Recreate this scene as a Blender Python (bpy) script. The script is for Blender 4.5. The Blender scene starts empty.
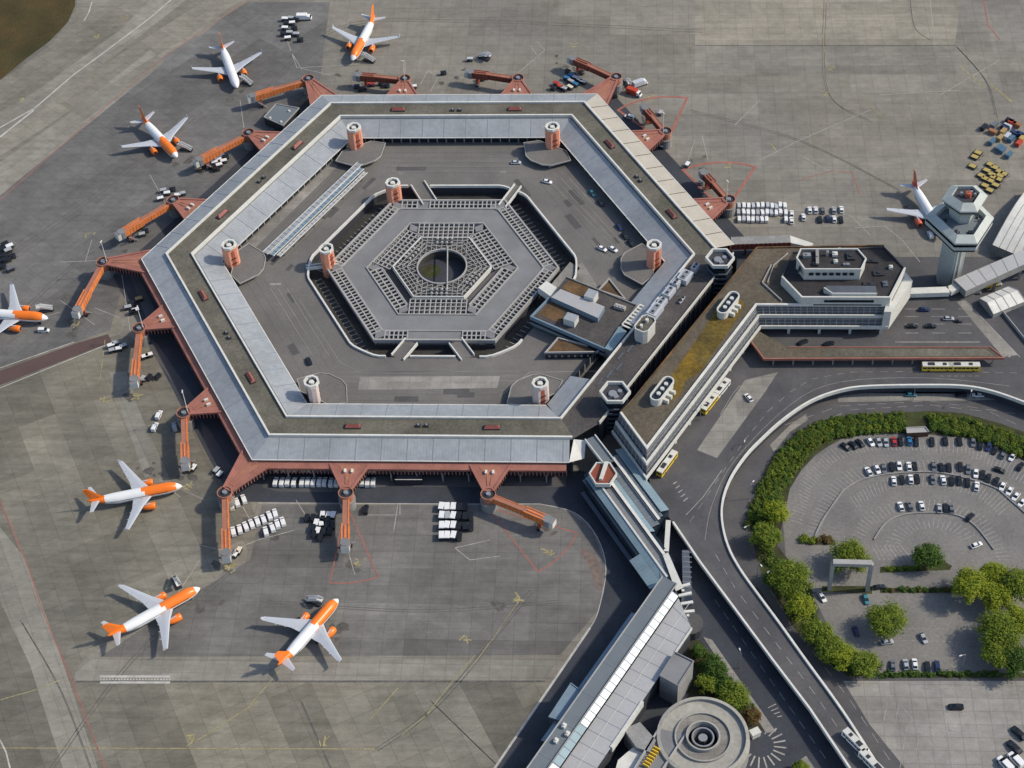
import bpy, math, random
from math import sin, cos, pi, radians, hypot, atan2, sqrt
from mathutils import Vector, Matrix
random.seed(7)
scn = bpy.context.scene
col = scn.collection
# ------------------------------------------------------------------ camera
CF, CX, CY, CZ = 1752.25, 73.935, -521.04, 501.19
YAW, PITCH, ROLL = -0.091997, 0.825465, -0.062081
FW = Vector((sin(YAW)*cos(PITCH), cos(YAW)*cos(PITCH), -sin(PITCH)))
R0 = Vector((cos(YAW), -sin(YAW), 0)); U0 = R0.cross(FW)
RT = R0*cos(ROLL)+U0*sin(ROLL); UP = -R0*sin(ROLL)+U0*cos(ROLL)
CAM = Vector((CX, CY, CZ))
cd = bpy.data.cameras.new('camera'); cam = bpy.data.objects.new('camera', cd); col.objects.link(cam)
cd.sensor_width = 36; cd.lens = CF*36/1024; cd.clip_end = 6000; cd.clip_start = 5
cam.matrix_world = Matrix(((RT.x, UP.x, -FW.x, CX), (RT.y, UP.y, -FW.y, CY), (RT.z, UP.z, -FW.z, CZ), (0, 0, 0, 1)))
scn.camera = cam
def G(px, py, z=0.0):
    """survey: the world point at height z seen at that spot of the photograph"""
    d = FW+RT*((px-512)/CF)-UP*((py-384)/CF)
    return CAM+d*((z-CZ)/d.z)
def GP(pts, z=0.0): return [G(x, y, z).xy for x, y in pts]

# ------------------------------------------------------------------ world
w = bpy.data.worlds.new("World"); scn.world = w; w.use_nodes = True
nt = w.node_tree; nt.nodes.clear()
sky = nt.nodes.new('ShaderNodeTexSky'); sky.sky_type = 'NISHITA'; sky.sun_disc = False
SUN_AZ, SUN_EL = radians(8), radians(41)      # azimuth measured from +X towards +Y
sky.sun_elevation = SUN_EL; sky.sun_rotation = pi/2-SUN_AZ
sky.dust_density = 1.5; sky.air_density = 1.0
bg = nt.nodes.new('ShaderNodeBackground'); bg.inputs[1].default_value = 0.13
wo = nt.nodes.new('ShaderNodeOutputWorld')
nt.links.new(sky.outputs[0], bg.inputs[0]); nt.links.new(bg.outputs[0], wo.inputs[0])
sl = bpy.data.lights.new('sun', 'SUN'); sl.energy = 2.9; sl.angle = radians(2.5); sl.color = (1, .90, .74)
so = bpy.data.objects.new('sun', sl); col.objects.link(so)
sd = Vector((cos(SUN_AZ)*cos(SUN_EL), sin(SUN_AZ)*cos(SUN_EL), sin(SUN_EL)))
so.rotation_euler = sd.to_track_quat('Z', 'Y').to_euler()
scn.view_settings.view_transform = 'Standard'; scn.view_settings.look = 'None'
scn.view_settings.exposure = 0.3; scn.view_settings.gamma = 1

# ------------------------------------------------------------------ materials
def mat(name, c, rough=.8, metal=0., vary=.25, scale=.15, fine=.12, fscale=2.5, bump=0., spec=.3, slab=None, hue=None):
    """c colour; vary/scale big patches; fine/fscale small grain; slab=(w,h,rot,joint,tone)"""
    m = bpy.data.materials.new(name); m.use_nodes = True; n = m.node_tree.nodes; L = m.node_tree.links
    b = n['Principled BSDF']; b.inputs['Roughness'].default_value = rough; b.inputs['Metallic'].default_value = metal
    b.inputs['Specular IOR Level'].default_value = spec
    g = n.new('ShaderNodeNewGeometry'); tc = n.new('ShaderNodeTexCoord')
    pos = g.outputs['Position']
    def noise(s, det=4, vec=pos, rough_=.6):
        t = n.new('ShaderNodeTexNoise'); t.inputs['Scale'].default_value = s; t.inputs['Detail'].default_value = det
        t.inputs['Roughness'].default_value = rough_; L.new(vec, t.inputs['Vector']); return t.outputs['Fac']
    def mr(v, lo, hi, a=.25, b_=.75):
        t = n.new('ShaderNodeMapRange'); t.inputs[1].default_value = a; t.inputs[2].default_value = b_
        t.inputs[3].default_value = lo; t.inputs[4].default_value = hi; L.new(v, t.inputs[0]); return t.outputs[0]
    def mul(a, b_):
        t = n.new('ShaderNodeMath'); t.operation = 'MULTIPLY'; L.new(a, t.inputs[0])
        if isinstance(b_, float): t.inputs[1].default_value = b_
        else: L.new(b_, t.inputs[1])
        return t.outputs[0]
    f = mr(noise(scale), 1-vary, 1+vary)
    if fine: f = mul(f, mr(noise(fscale, 3), 1-fine, 1+fine))
    if slab:
        sw, sh, rot, joint, tone = slab
        mp = n.new('ShaderNodeMapping'); mp.inputs['Rotation'].default_value = (0, 0, -rot); L.new(pos, mp.inputs[0])
        br = n.new('ShaderNodeTexBrick'); br.offset = 0; br.inputs['Scale'].default_value = 1
        br.inputs['Brick Width'].default_value = sw; br.inputs['Row Height'].default_value = sh
        br.inputs['Mortar Size'].default_value = .06*joint; br.inputs['Mortar Smooth'].default_value = .3
        br.inputs['Color1'].default_value = (1-tone*.5, )*3+(1,); br.inputs['Color2'].default_value = (1+tone*.5, )*3+(1,)
        br.inputs['Mortar'].default_value = (.77, .76, .74, 1); br.inputs['Bias'].default_value = 0
        L.new(mp.outputs[0], br.inputs['Vector'])
        f = mul(f, br.outputs['Color'])
        # bays: bigger pours with their own tone, stretched one way
        b2 = n.new('ShaderNodeTexBrick'); b2.offset = .37; b2.inputs['Scale'].default_value = 1
        b2.inputs['Brick Width'].default_value = sw*9; b2.inputs['Row Height'].default_value = sh*2
        b2.inputs['Mortar Size'].default_value = .0
        b2.inputs['Color1'].default_value = (1-tone*1.5, )*3+(1,); b2.inputs['Color2'].default_value = (1+tone*1.5, )*3+(1,)
        L.new(mp.outputs[0], b2.inputs['Vector']); f = mul(f, b2.outputs['Color'])
        # rubber and water streaks along the pours
        mp2 = n.new('ShaderNodeMapping'); mp2.inputs['Rotation'].default_value = (0, 0, -rot)
        mp2.inputs['Scale'].default_value = (.03, .35, 1); L.new(pos, mp2.inputs[0])
        f = mul(f, mr(noise(1.0, 5, mp2.outputs[0], .7), 1-tone*1.7, 1+tone*1.7))
        # weathering stains
        f = mul(f, mr(noise(.035, 6, pos, .72), .83, 1.17, .3, .7)); f = mul(f, mr(noise(.25, 5, pos, .75), .84, 1.14, .3, .7))
    mx = n.new('ShaderNodeMix'); mx.data_type = 'RGBA'; mx.blend_type = 'MULTIPLY'; mx.inputs[0].default_value = 1
    if hue:
        h = n.new('ShaderNodeMix'); h.data_type = 'RGBA'
        L.new(mr(noise(scale*.7, 3), 0, 1, .35, .65), h.inputs[0])
        h.inputs[6].default_value = (*c, 1); h.inputs[7].default_value = (*hue, 1); L.new(h.outputs[2], mx.inputs[6])
    else: mx.inputs[6].default_value = (*c, 1)
    L.new(f, mx.inputs[7]); L.new(mx.outputs[2], b.inputs['Base Color'])
    if bump:
        bp = n.new('ShaderNodeBump'); bp.inputs['Strength'].default_value = bump; bp.inputs['Distance'].default_value = .1
        L.new(noise(fscale*2, 4), bp.inputs['Height']); L.new(bp.outputs[0], b.inputs['Normal'])
    return m
A_ = radians
M = dict(
 apron=mat('apron_concrete', (.222, .206, .170), .9, vary=.12, scale=.012, slab=(7.5, 7.5, 0, 2.2, .085), hue=(.186, .178, .160)),
 apron60=mat('apron_concrete_60', (.190, .176, .142), .9, vary=.14, scale=.014, slab=(7.5, 7.5, A_(52), 2.2, .14), hue=(.156, .150, .132)),
 apron120=mat('apron_concrete_120', (.190, .176, .138), .9, vary=.14, scale=.014, slab=(7.5, 7.5, A_(118), 2.2, .15), hue=(.150, .144, .122)),
 apron_light=mat('apron_light', (.250, .230, .186), .9, vary=.12, scale=.03, slab=(7.5, 5, 0, 2, .09)),
 apron_light60=mat('apron_light_60', (.235, .222, .190), .9, vary=.12, scale=.03, slab=(7.5, 5, A_(52), 2, .09)),
 apron_light120=mat('apron_light_120', (.215, .206, .176), .9, vary=.12, scale=.03, slab=(7.5, 5, A_(118), 2, .09)),
 apron_dark=mat('apron_dark', (.138, .134, .126), .85, vary=.22, scale=.04, slab=(7.5, 7.5, 0, 2, .11)),
 apron_dark60=mat('apron_dark_60', (.134, .131, .126), .85, vary=.22, scale=.04, slab=(7.5, 7.5, A_(52), 2, .10)),
 apron_mid60=mat('apron_mid60', (.205, .192, .158), .9, vary=.12, scale=.03, slab=(7.5, 7.5, A_(52), 2.2, .12)),
 apron_mid=mat('apron_mid', (.205, .194, .168), .9, vary=.12, scale=.03, slab=(7.5, 5, 0, 2, .09)),
 lot=mat('lot_concrete', (.255, .245, .225), .9, vary=.16, scale=.05, slab=(5, 5, 0, 2.4, .06)),
 grass=mat('dry_grass', (.075, .050, .018), 1, vary=.3, scale=.06, fine=.4, fscale=1.2, hue=(.05, .045, .016)),
 asphalt=mat('asphalt', (.075, .075, .082), .85, vary=.22, scale=.08, fine=.14, fscale=1.2, hue=(.095, .093, .094)),
 asphalt_dark=mat('service_road_asphalt', (.045, .050, .062), .8, vary=.25, scale=.09, fine=.15, fscale=1.),
 court=mat('court_asphalt', (.138, .132, .126), .85, vary=.22, scale=.05, fine=.12, fscale=1.1, hue=(.150, .143, .134)),
 court_light=mat('court_concrete', (.24, .23, .21), .9, vary=.2, scale=.1, slab=(8, 4, 0, 2, .06)),
 carpark=mat('carpark_paving', (.158, .154, .150), .9, vary=.16, scale=.06, fine=.2, fscale=1.0, hue=(.195, .187, .172)),
 redroad=mat('red_road', (.095, .062, .058), .9, vary=.15, scale=.05),
 redpatch=mat('red_patch', (.175, .135, .118), .9, vary=.25, scale=.08, fine=.3, fscale=.6),
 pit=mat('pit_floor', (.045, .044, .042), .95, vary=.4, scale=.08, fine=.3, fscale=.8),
 white=mat('white_line', (.42, .41, .38), .8, vary=.3, scale=.3, fine=.2),
 faint=mat('worn_line', (.33, .32, .30), .9, vary=.3, scale=.3, fine=.25, fscale=1),
 tar=mat('tar_mark', (.105, .100, .092), .9, vary=.3, scale=.2, fine=.3, fscale=.8),
 oil=mat('oil_stain', (.095, .090, .082), .8, vary=.3, scale=.2, fine=.35, fscale=.5),
 patchlight=mat('asphalt_repair', (.15, .147, .142), .9, vary=.2, scale=.1, fine=.2),
 patchdark=mat('asphalt_repair_dark', (.085, .083, .083), .9, vary=.2, scale=.1, fine=.2),
 bay=mat('bay_line', (.26, .253, .245), .9, vary=.3, scale=.3, fine=.3, fscale=1),
 yellow=mat('yellow_line', (.30, .262, .13), .9, vary=.35, scale=.2, fine=.3, fscale=1),
 redline=mat('red_line', (.32, .12, .095), .85, vary=.25, scale=.3, fine=.2),
 roofband=mat('metal_roof', (.300, .322, .342), .5, .1, vary=.2, scale=.05, fine=.12, fscale=.5, spec=.4),
 roofbandlow=mat('metal_roof_pale', (.40, .40, .40), .5, .15, vary=.08, scale=.08, fine=.05, fscale=1, spec=.4),
 seam=mat('roof_seam', (.23, .26, .30), .6, vary=.1),
 gravel=mat('roof_gravel', (.130, .120, .098), .95, vary=.34, scale=.09, fine=.28, fscale=.9, hue=(.100, .098, .076)),
 gravel2=mat('roof_gravel_brown', (.120, .098, .072), .95, vary=.3, scale=.05, fine=.3, fscale=.7, hue=(.085, .075, .055)),
 moss=mat('roof_moss', (.17, .105, .014), .95, vary=.4, scale=.12, fine=.4, fscale=.7, hue=(.10, .075, .02)),
 brownroof=mat('brown_roof', (.15, .085, .038), .95, vary=.35, scale=.15, fine=.25, fscale=1.2, hue=(.08, .058, .038)),
 parapet=mat('parapet_white', (.60, .60, .56), .7, vary=.12, scale=.3, fine=.1),
 cladding=mat('white_cladding', (.55, .555, .52), .55, vary=.08, scale=.2, fine=.06, fscale=.8),
 towerwhite=mat('tower_cladding', (.42, .455, .435), .55, vary=.1, scale=.2, fine=.06, fscale=.8),
 concrete=mat('concrete_wall', (.24, .24, .235), .9, vary=.2, scale=.2, fine=.15, fscale=1.),
 ledge=mat('dark_metal', (.10, .115, .14), .6, .2, vary=.15, scale=.2),
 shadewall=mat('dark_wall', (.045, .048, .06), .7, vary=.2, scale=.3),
 glass=mat('dark_glass', (.012, .02, .03), .12, vary=.2, scale=.3, spec=.6),
 glassroof=mat('glass_roof', (.20, .29, .33), .22, .1, vary=.18, scale=.1, fine=.05, spec=.6),
 glasspale=mat('pale_glass_roof', (.66, .72, .74), .3, vary=.08, scale=.2, spec=.5),
 roofsunlit=mat('metal_roof_sunlit', (.42, .39, .335), .6, .05, vary=.1, scale=.1, fine=.08, fscale=1),  # NE outer roof only: brighter copy of the metal roof, sunlight put into its colour
 gravelse=mat('roof_gravel_dark', (.085, .078, .074), .95, vary=.25, scale=.07, fine=.3, fscale=.9, hue=(.065, .06, .062)),
 bridgeshade_pavred=mat('bridge_shade_pavilion_red', (.22, .06, .035), .6, vary=.15, scale=.3, fine=.12),  # orange bridge sides with their shade put into the colour; also pavilion's red top
 redroof=mat('red_roof', (.31, .13, .10), .8, vary=.22, scale=.2, fine=.2),
 reddark=mat('red_window_wall', (.20, .05, .04), .6, vary=.15, scale=.3),
 skyred=mat('skylight_red', (.26, .085, .07), .6, vary=.15, scale=.5),
 orange=mat('bridge_orange', (.66, .20, .055), .65, vary=.22, scale=.3, fine=.22),
 bridgeroof=mat('bridge_roof', (.34, .15, .10), .65, vary=.15, scale=.3, fine=.12),
 salmon=mat('stair_salmon', (.68, .30, .20), .6, vary=.15, scale=.35, fine=.08),
 salmonpale=mat('stair_pale', (.60, .50, .46), .6, vary=.1, scale=.3),
 salmonred=mat('stair_deep', (.36, .09, .05), .6, vary=.1, scale=.3),
 steel=mat('grey_steel', (.30, .31, .33), .5, .4, vary=.1, scale=.5),
 darksteel=mat('dark_steel', (.04, .042, .05), .6, .3, vary=.1, scale=.5),
 rubber=mat('rubber', (.02, .02, .02), .9, vary=.1),
 lattice=mat('pergola_concrete', (.34, .335, .325), .85, vary=.15, scale=.2, fine=.1),
 roofgrey=mat('grey_membrane', (.205, .208, .216), .85, vary=.14, scale=.1, fine=.12, hue=(.175, .178, .182)),
 tierroof=mat('dark_tier_roof', (.035, .033, .035), .9, vary=.35, scale=.15, fine=.3, fscale=.9),
 roofslate=mat('slate_membrane', (.14, .165, .185), .7, vary=.12, scale=.1, fine=.08),
 bluefascia=mat('blue_fascia', (.17, .24, .30), .5, vary=.1, scale=.3),
 hedgegrass=mat('bank_grass', (.050, .062, .020), 1, vary=.35, scale=.2, fine=.4, fscale=1.5, hue=(.040, .038, .020)),
 soil=mat('planting_soil', (.038, .040, .024), 1, vary=.3, scale=.3, fine=.3),
 rampwarm=mat('ramp_concrete', (.33, .32, .285), .9, vary=.2, scale=.12, fine=.15, fscale=.8),
 brick=mat('red_brown_soil', (.11, .06, .04), 1, vary=.3, scale=.2, fine=.3),
)
def leafmat(name, c, c2):
    m = bpy.data.materials.new(name); m.use_nodes = True; n = m.node_tree.nodes; L = m.node_tree.links
    b = n['Principled BSDF']; b.inputs['Roughness'].default_value = .75; b.inputs['Specular IOR Level'].default_value = .2
    g = n.new('ShaderNodeNewGeometry'); t = n.new('ShaderNodeTexNoise'); t.inputs['Scale'].default_value = .5; t.inputs['Detail'].default_value = 5
    L.new(g.outputs['Position'], t.inputs['Vector'])
    r = n.new('ShaderNodeValToRGB'); r.color_ramp.elements[0].position = .35; r.color_ramp.elements[1].position = .65
    r.color_ramp.elements[0].color = (*c, 1); r.color_ramp.elements[1].color = (*c2, 1)
    L.new(t.outputs['Fac'], r.inputs[0]); L.new(r.outputs[0], b.inputs['Base Color'])
    tr = n.new('ShaderNodeBsdfTranslucent'); L.new(r.outputs[0], tr.inputs[0]); ms = n.new('ShaderNodeMixShader'); ms.inputs[0].default_value = .25
    L.new(b.outputs[0], ms.inputs[1]); L.new(tr.outputs[0], ms.inputs[2]); L.new(ms.outputs[0], n['Material Output'].inputs[0])
    return m
M['leaf_mid'] = leafmat('leaf_mid', (.085, .135, .016), (.19, .24, .026))
M['leaf_dark'] = leafmat('leaf_dark', (.040, .085, .018), (.08, .14, .02))
M['leaf_yellow'] = leafmat('leaf_yellow', (.16, .22, .02), (.26, .29, .022))
M['leaf_rust'] = leafmat('leaf_rust', (.16, .07, .03), (.10, .10, .03))
M['leaf_hedge'] = leafmat('leaf_hedge', (.055, .095, .014), (.13, .165, .022))
M['bark'] = mat('bark', (.10, .075, .055), .95, vary=.2, scale=1)
PC = {}
def paint(name, c, rough=.35, metal=0.):
    if name not in PC: PC[name] = mat(name+'_paint', c, rough, metal, vary=.04, scale=.5, fine=.03, spec=.5)
    return PC[name]
for nm, c in dict(white=(.74, .75, .75), silver=(.36, .38, .40), black=(.012, .013, .016), grey=(.13, .14, .16), blue=(.03, .16, .34), navy=(.015, .03, .10), mustard=(.40, .31, .09), dullblue=(.07, .14, .21), rust=(.30, .14, .06),
                  red=(.38, .03, .03), teal=(.05, .20, .25), yellow=(.72, .50, .04), cream=(.66, .62, .50), orange=(.85, .19, .015), darkred=(.45, .05, .02), tan=(.35, .24, .10), lightgrey=(.45, .48, .52)).items():
    paint(nm, c)

# ------------------------------------------------------------------ mesh helpers
MW = {}     # world matrices of parents, for parts modelled in world coordinates
class MB:
    def __init__(s): s.v = []; s.f = []; s.m = []
    def add(s, vs, fs, mi=0):
        k = len(s.v); s.v += [tuple(p) for p in vs]; s.f += [tuple(i+k for i in f) for f in fs]; s.m += [mi]*len(fs)
        return s
    def poly(s, pts, z, mi=0):
        a = sum(pts[i][0]*pts[(i+1) % len(pts)][1]-pts[(i+1) % len(pts)][0]*pts[i][1] for i in range(len(pts)))
        if a < 0: pts = pts[::-1]
        return s.add([(p[0], p[1], z) for p in pts], [tuple(range(len(pts)))], mi)
    def prism(s, pts, z0, z1, mi=0, top=None, shrink=1., bottom=True):
        pts = [tuple(p[:2]) for p in pts]
        a = sum(pts[i][0]*pts[(i+1) % len(pts)][1]-pts[(i+1) % len(pts)][0]*pts[i][1] for i in range(len(pts)))
        if a < 0: pts = pts[::-1]
        n = len(pts); cx = sum(p[0] for p in pts)/n; cy = sum(p[1] for p in pts)/n
        tp = [(cx+(p[0]-cx)*shrink, cy+(p[1]-cy)*shrink) for p in pts]
        vs = [(p[0], p[1], z0) for p in pts]+[(p[0], p[1], z1) for p in tp]
        s.add(vs, [(i, (i+1) % n, n+(i+1) % n, n+i) for i in range(n)], mi)
        s.add([(p[0], p[1], z1) for p in tp], [tuple(range(n))], mi if top is None else top)
        if bottom: s.add([(p[0], p[1], z0) for p in pts], [tuple(range(n))[::-1]], mi)
        return s
    def box(s, c, d, rz=0., mi=0, top=None):
        x, y = d[0]/2, d[1]/2; C, S = cos(rz), sin(rz)
        pts = [(c[0]+a*C-b*S, c[1]+a*S+b*C) for a, b in ((-x, -y), (x, -y), (x, y), (-x, y))]
        return s.prism(pts, c[2]-d[2]/2, c[2]+d[2]/2, mi, top)
    def bar(s, p, q, wd, h, mi=0, top=None):
        """box from p to q, wd wide, h high, p and q on its centre line"""
        p, q = Vector(p), Vector(q); d = q-p; sd_ = Vector((-d.y, d.x, 0))
        if sd_.length < 1e-6: sd_ = Vector((1, 0, 0))
        sd_ = sd_.normalized()*wd/2; u = d.normalized().cross(sd_.normalized())
        if u.z < 0: u = -u
        if abs(u.z) < 1e-3 and abs(d.z) < 1e-3: u = Vector((0, 0, 1))
        u = u*h/2
        vs = [p-sd_-u, p+sd_-u, p+sd_+u, p-sd_+u, q-sd_-u, q+sd_-u, q+sd_+u, q-sd_+u]
        s.add(vs, [(0, 3, 2, 1), (4, 5, 6, 7), (0, 1, 5, 4), (1, 2, 6, 5), (3, 0, 4, 7)], mi)
        k = len(s.v)-8; s.f.append((k+2, k+3, k+7, k+6)); s.m.append(mi if top is None else top)
        return s
    def cyl(s, c, r0, r1, z0, z1, n=16, mi=0, cap=True, top=None, ph=0.):
        a = [2*pi*i/n+ph for i in range(n)]
        vs = [(c[0]+r0*cos(t), c[1]+r0*sin(t), z0) for t in a]+[(c[0]+r1*cos(t), c[1]+r1*sin(t), z1) for t in a]
        s.add(vs, [(i, (i+1) % n, n+(i+1) % n, n+i) for i in range(n)], mi)
        if cap: s.add(vs[n:], [tuple(range(n))], mi if top is None else top); s.add(vs[:n], [tuple(range(n))[::-1]], mi)
        return s
    def tube(s, p, q, r0, r1=None, n=8, mi=0):
        r1 = r0 if r1 is None else r1; p, q = Vector(p), Vector(q); d = (q-p).normalized()
        a = d.orthogonal().normalized(); b = d.cross(a)
        vs = [p+a*r0*cos(2*pi*i/n)+b*r0*sin(2*pi*i/n) for i in range(n)]+[q+a*r1*cos(2*pi*i/n)+b*r1*sin(2*pi*i/n) for i in range(n)]
        s.add(vs, [(i, (i+1) % n, n+(i+1) % n, n+i) for i in range(n)]+[tuple(range(n))[::-1], tuple(range(n, 2*n))], mi)
        return s
    def loft(s, rings, mi=0, caps=True):
        n = len(rings[0]); k0 = len(s.v)
        vs = [p for r in rings for p in r]; fs = []
        for j in range(len(rings)-1):
            for i in range(n): fs.append((j*n+i, j*n+(i+1) % n, (j+1)*n+(i+1) % n, (j+1)*n+i))
        if caps: fs += [tuple(range(n))[::-1], tuple(range((len(rings)-1)*n, len(rings)*n))]
        if callable(mi):
            s.v += [tuple(p) for p in vs]
            for f in fs:
                c = sum((Vector(vs[i]) for i in f), Vector())/len(f)
                s.f.append(tuple(i+k0 for i in f)); s.m.append(mi(c))
        else: s.add(vs, fs, mi)
        return s
    def line(s, pts, wd, z, mi=0, closed=False):
        """flat painted line or strip following pts"""
        pts = [Vector(p[:2]) for p in pts]; n = len(pts); Ls = []; Rs = []
        for i in range(n):
            a = pts[(i-1) % n] if (i or closed) else None; b = pts[(i+1) % n] if (i < n-1 or closed) else None
            d1 = (pts[i]-a).normalized() if a is not None else None; d2 = (b-pts[i]).normalized() if b is not None else None
            if d1 is None: d1 = d2
            if d2 is None: d2 = d1
            d = (d1+d2); d = d.normalized() if d.length > 1e-6 else d1
            nn = Vector((-d.y, d.x)); c = max(.35, nn.dot(Vector((-d1.y, d1.x)))); nn = nn*(wd/2/c)
            Ls.append(pts[i]+nn); Rs.append(pts[i]-nn)
        vs = [(p.x, p.y, z) for p in Ls]+[(p.x, p.y, z) for p in Rs]
        return s.add(vs, [(n+i, n+(i+1) % n, (i+1) % n, i) for i in range(n if closed else n-1)], mi)
    def wall(s, pts, wd, z0, z1, mi=0, closed=False, top=None):
        """upright wall of thickness wd following pts"""
        k = len(s.f); t = MB().line(pts, wd, 0, 0, closed); n = len(t.v)//2
        v0 = [(x, y, z0) for x, y, _ in t.v]; v1 = [(x, y, z1) for x, y, _ in t.v]
        fs = []; N = 2*n
        for i in range(n if closed else n-1):
            j = (i+1) % n
            fs += [(i, N+i, N+j, j), (n+j, N+n+j, N+n+i, n+i)]
        if not closed: fs += [(0, n, N+n, N), (n-1, N+n-1, N+2*n-1, 2*n-1)]
        s.add(v0+v1, fs, mi)
        s.add(v1, [f for f in t.f], mi if top is None else top)
        return s
    def build(s, name, mats, parent=None, local=False, smooth=False, linkobj=False):
        me = bpy.data.meshes.new(name); vs = s.v
        loc = Vector((0, 0, 0))
        if parent is None and not local:
            xs = [p[0] for p in vs]; ys = [p[1] for p in vs]; zs = [p[2] for p in vs]
            loc = Vector(((min(xs)+max(xs))/2, (min(ys)+max(ys))/2, min(zs)))
            vs = [(p[0]-loc.x, p[1]-loc.y, p[2]-loc.z) for p in vs]
        me.from_pydata(vs, [], s.f); me.update()
        if not isinstance(mats, (list, tuple)): mats = [mats]
        for m_ in mats: me.materials.append(M[m_] if isinstance(m_, str) else m_)
        me.polygons.foreach_set('material_index', s.m)
        if smooth: me.polygons.foreach_set('use_smooth', [True]*len(me.polygons))
        o = bpy.data.objects.new(name, me); col.objects.link(o); o.location = loc
        if parent is not None:
            o.parent = parent
            if not local and parent.name in MW: o.matrix_parent_inverse = MW[parent.name].inverted()
        if linkobj:
            for i, sl_ in enumerate(o.material_slots):
                mm = sl_.material; sl_.link = 'OBJECT'; sl_.material = mm
        return o
def tag(o, label=None, cat=None, group=None, kind=None):
    if label: o['label'] = label
    if cat: o['category'] = cat
    if group: o['group'] = group
    if kind: o['kind'] = kind
    return o
def thing(name, loc, rz=0., label=None, cat=None, group=None):
    o = bpy.data.objects.new(name, None); col.objects.link(o); o.location = loc; o.rotation_euler = (0, 0, rz); o.empty_display_size = 1
    MW[o.name] = Matrix.Translation(Vector(loc)) @ Matrix.Rotation(rz, 4, 'Z')
    return tag(o, label, cat, group)
def struct(name, mb, m, smooth=False): return tag(mb.build(name, m, smooth=smooth), kind='structure')
def copy_tree(o, parent=None):
    c = o.copy(); col.objects.link(c)
    if parent is not None: c.parent = parent
    for ch in list(o.children): copy_tree(ch, c)
    return c
def smooth(P, k=4, closed=False):
    P = [Vector(p[:2]) for p in P]; n = len(P); out = []
    for i in range(n-1):
        a, b, c, d = P[max(0, i-1)], P[i], P[i+1], P[min(n-1, i+2)]
        for j in range(k):
            t = j/k; out.append(.5*((2*b)+(c-a)*t+(2*a-5*b+4*c-d)*t*t+(3*b-3*c+d-a)*t**3))
    return out+[P[-1]]
ORD = ['first', 'second', 'third', 'fourth', 'fifth', 'sixth', 'seventh', 'eighth', 'ninth', 'tenth', 'eleventh', 'twelfth', 'thirteenth', 'fourteenth', 'fifteenth', 'sixteenth', 'seventeenth', 'eighteenth', 'nineteenth', 'twentieth', 'twenty-first', 'twenty-second', 'twenty-third', 'twenty-fourth', 'twenty-fifth']
SIDE = dict(N=90, NW=150, SW=210, S=270, SE=330, NE=30)
def F(side, ap, t):
    """point on a hexagon side's frame: ap metres out from the centre, t metres along the side"""
    a = radians(SIDE[side]) if isinstance(side, str) else side
    return Vector((cos(a)*ap-sin(a)*t, sin(a)*ap+cos(a)*t))
T30 = math.tan(pi/6); C30 = cos(pi/6)
def hexpts(ap): return [Vector((ap/C30*cos(pi/3*i), ap/C30*sin(pi/3*i))) for i in range(6)]
# ================================================================== GROUND
DZ = 4.5      # level of the courtyard and of the upper roads
mb = MB(); mb.poly([(-1600, -1200), (1600, -1200), (1600, 2200), (-1600, 2200)], 0); struct('apron', mb, 'apron')
def sheet(name, m, polys, z, world=False):
    mb = MB()
    for p in polys: mb.poly(p if world else GP(p), z)
    return struct(name, mb, m)
sheet('apron_west', 'apron60', [[(-150, 395), (-150, -80), (330, -80), (300, 60), (330, 110), (150, 260), (118, 334)]], .008)
sheet('apron_southwest', 'apron120', [[(-150, 396), (118, 335), (150, 340), (250, 470), (250, 500), (262, 540), (200, 590), (90, 655), (72, 672), (74, 681), (620, 681), (560, 860), (-200, 860)]], .008)
sheet('apron_stands', 'apron_dark60', [[(0, 195), (110, 100), (155, 60), (245, 2), (330, 2), (320, 80), (230, 170), (130, 262), (110, 330), (0, 368)]], .014)
sheet('apron_stands_south', 'apron_dark', [[(262, 505), (560, 505), (592, 530), (607, 570), (600, 608), (560, 655), (100, 657), (200, 590), (250, 560)]], .014)
sheet('taxiway_shoulder', 'apron_mid60', [[(-60, 240), (-60, 120), (28, 62), (52, 44), (76, 10), (84, -40), (300, -40), (250, 0), (158, 60), (80, 125), (0, 196)]], .017)
sheet('taxiway', 'apron_light60', [[(-60, 175), (-60, 148), (40, 88), (120, 30), (165, -15), (205, -15), (135, 40), (45, 108)], [(193, 36), (215, 17), (218, 15), (222, 18), (200, 37)], [(-60, 245), (-60, 205), (60, 120), (150, 50), (165, 62), (75, 135), (0, 195)]], .02)
sheet('apron_beige', 'apron_light', [[(695, -40), (965, -40), (955, 45), (695, 45)]], .02)
sheet('apron_mid_strip', 'apron_mid', [[(75, 673), (92, 659), (558, 660), (545, 680), (75, 681)]], .02)
sheet('apron_strip', 'apron_light120', [[(-10, 515), (25, 558), (62, 660), (105, 790), (70, 790), (30, 665), (-10, 580)], [(108, 372), (126, 372), (160, 470), (145, 478)]], .02)
sheet('apron_dark_bay', 'apron_mid', [[(695, 45.5), (955, 45.5), (956, 74), (695, 76)]], .02)
sheet('red_road', 'redroad', [[(-60, 389), (0, 371), (74, 344), (108, 334), (112, 342), (0, 385), (-60, 406)]], .026)
sheet('red_patch', 'redpatch', [[(584, 548), (596, 556), (603, 575), (601, 592), (596, 588), (590, 568), (580, 552)]], .026)
sheet('grass_corner', 'grass', [[(-160, -80), (85, -80), (76, -10), (75, 6), (68, 22), (50, 41), (27, 58), (0, 80), (-160, 190)]], .026)
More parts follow.
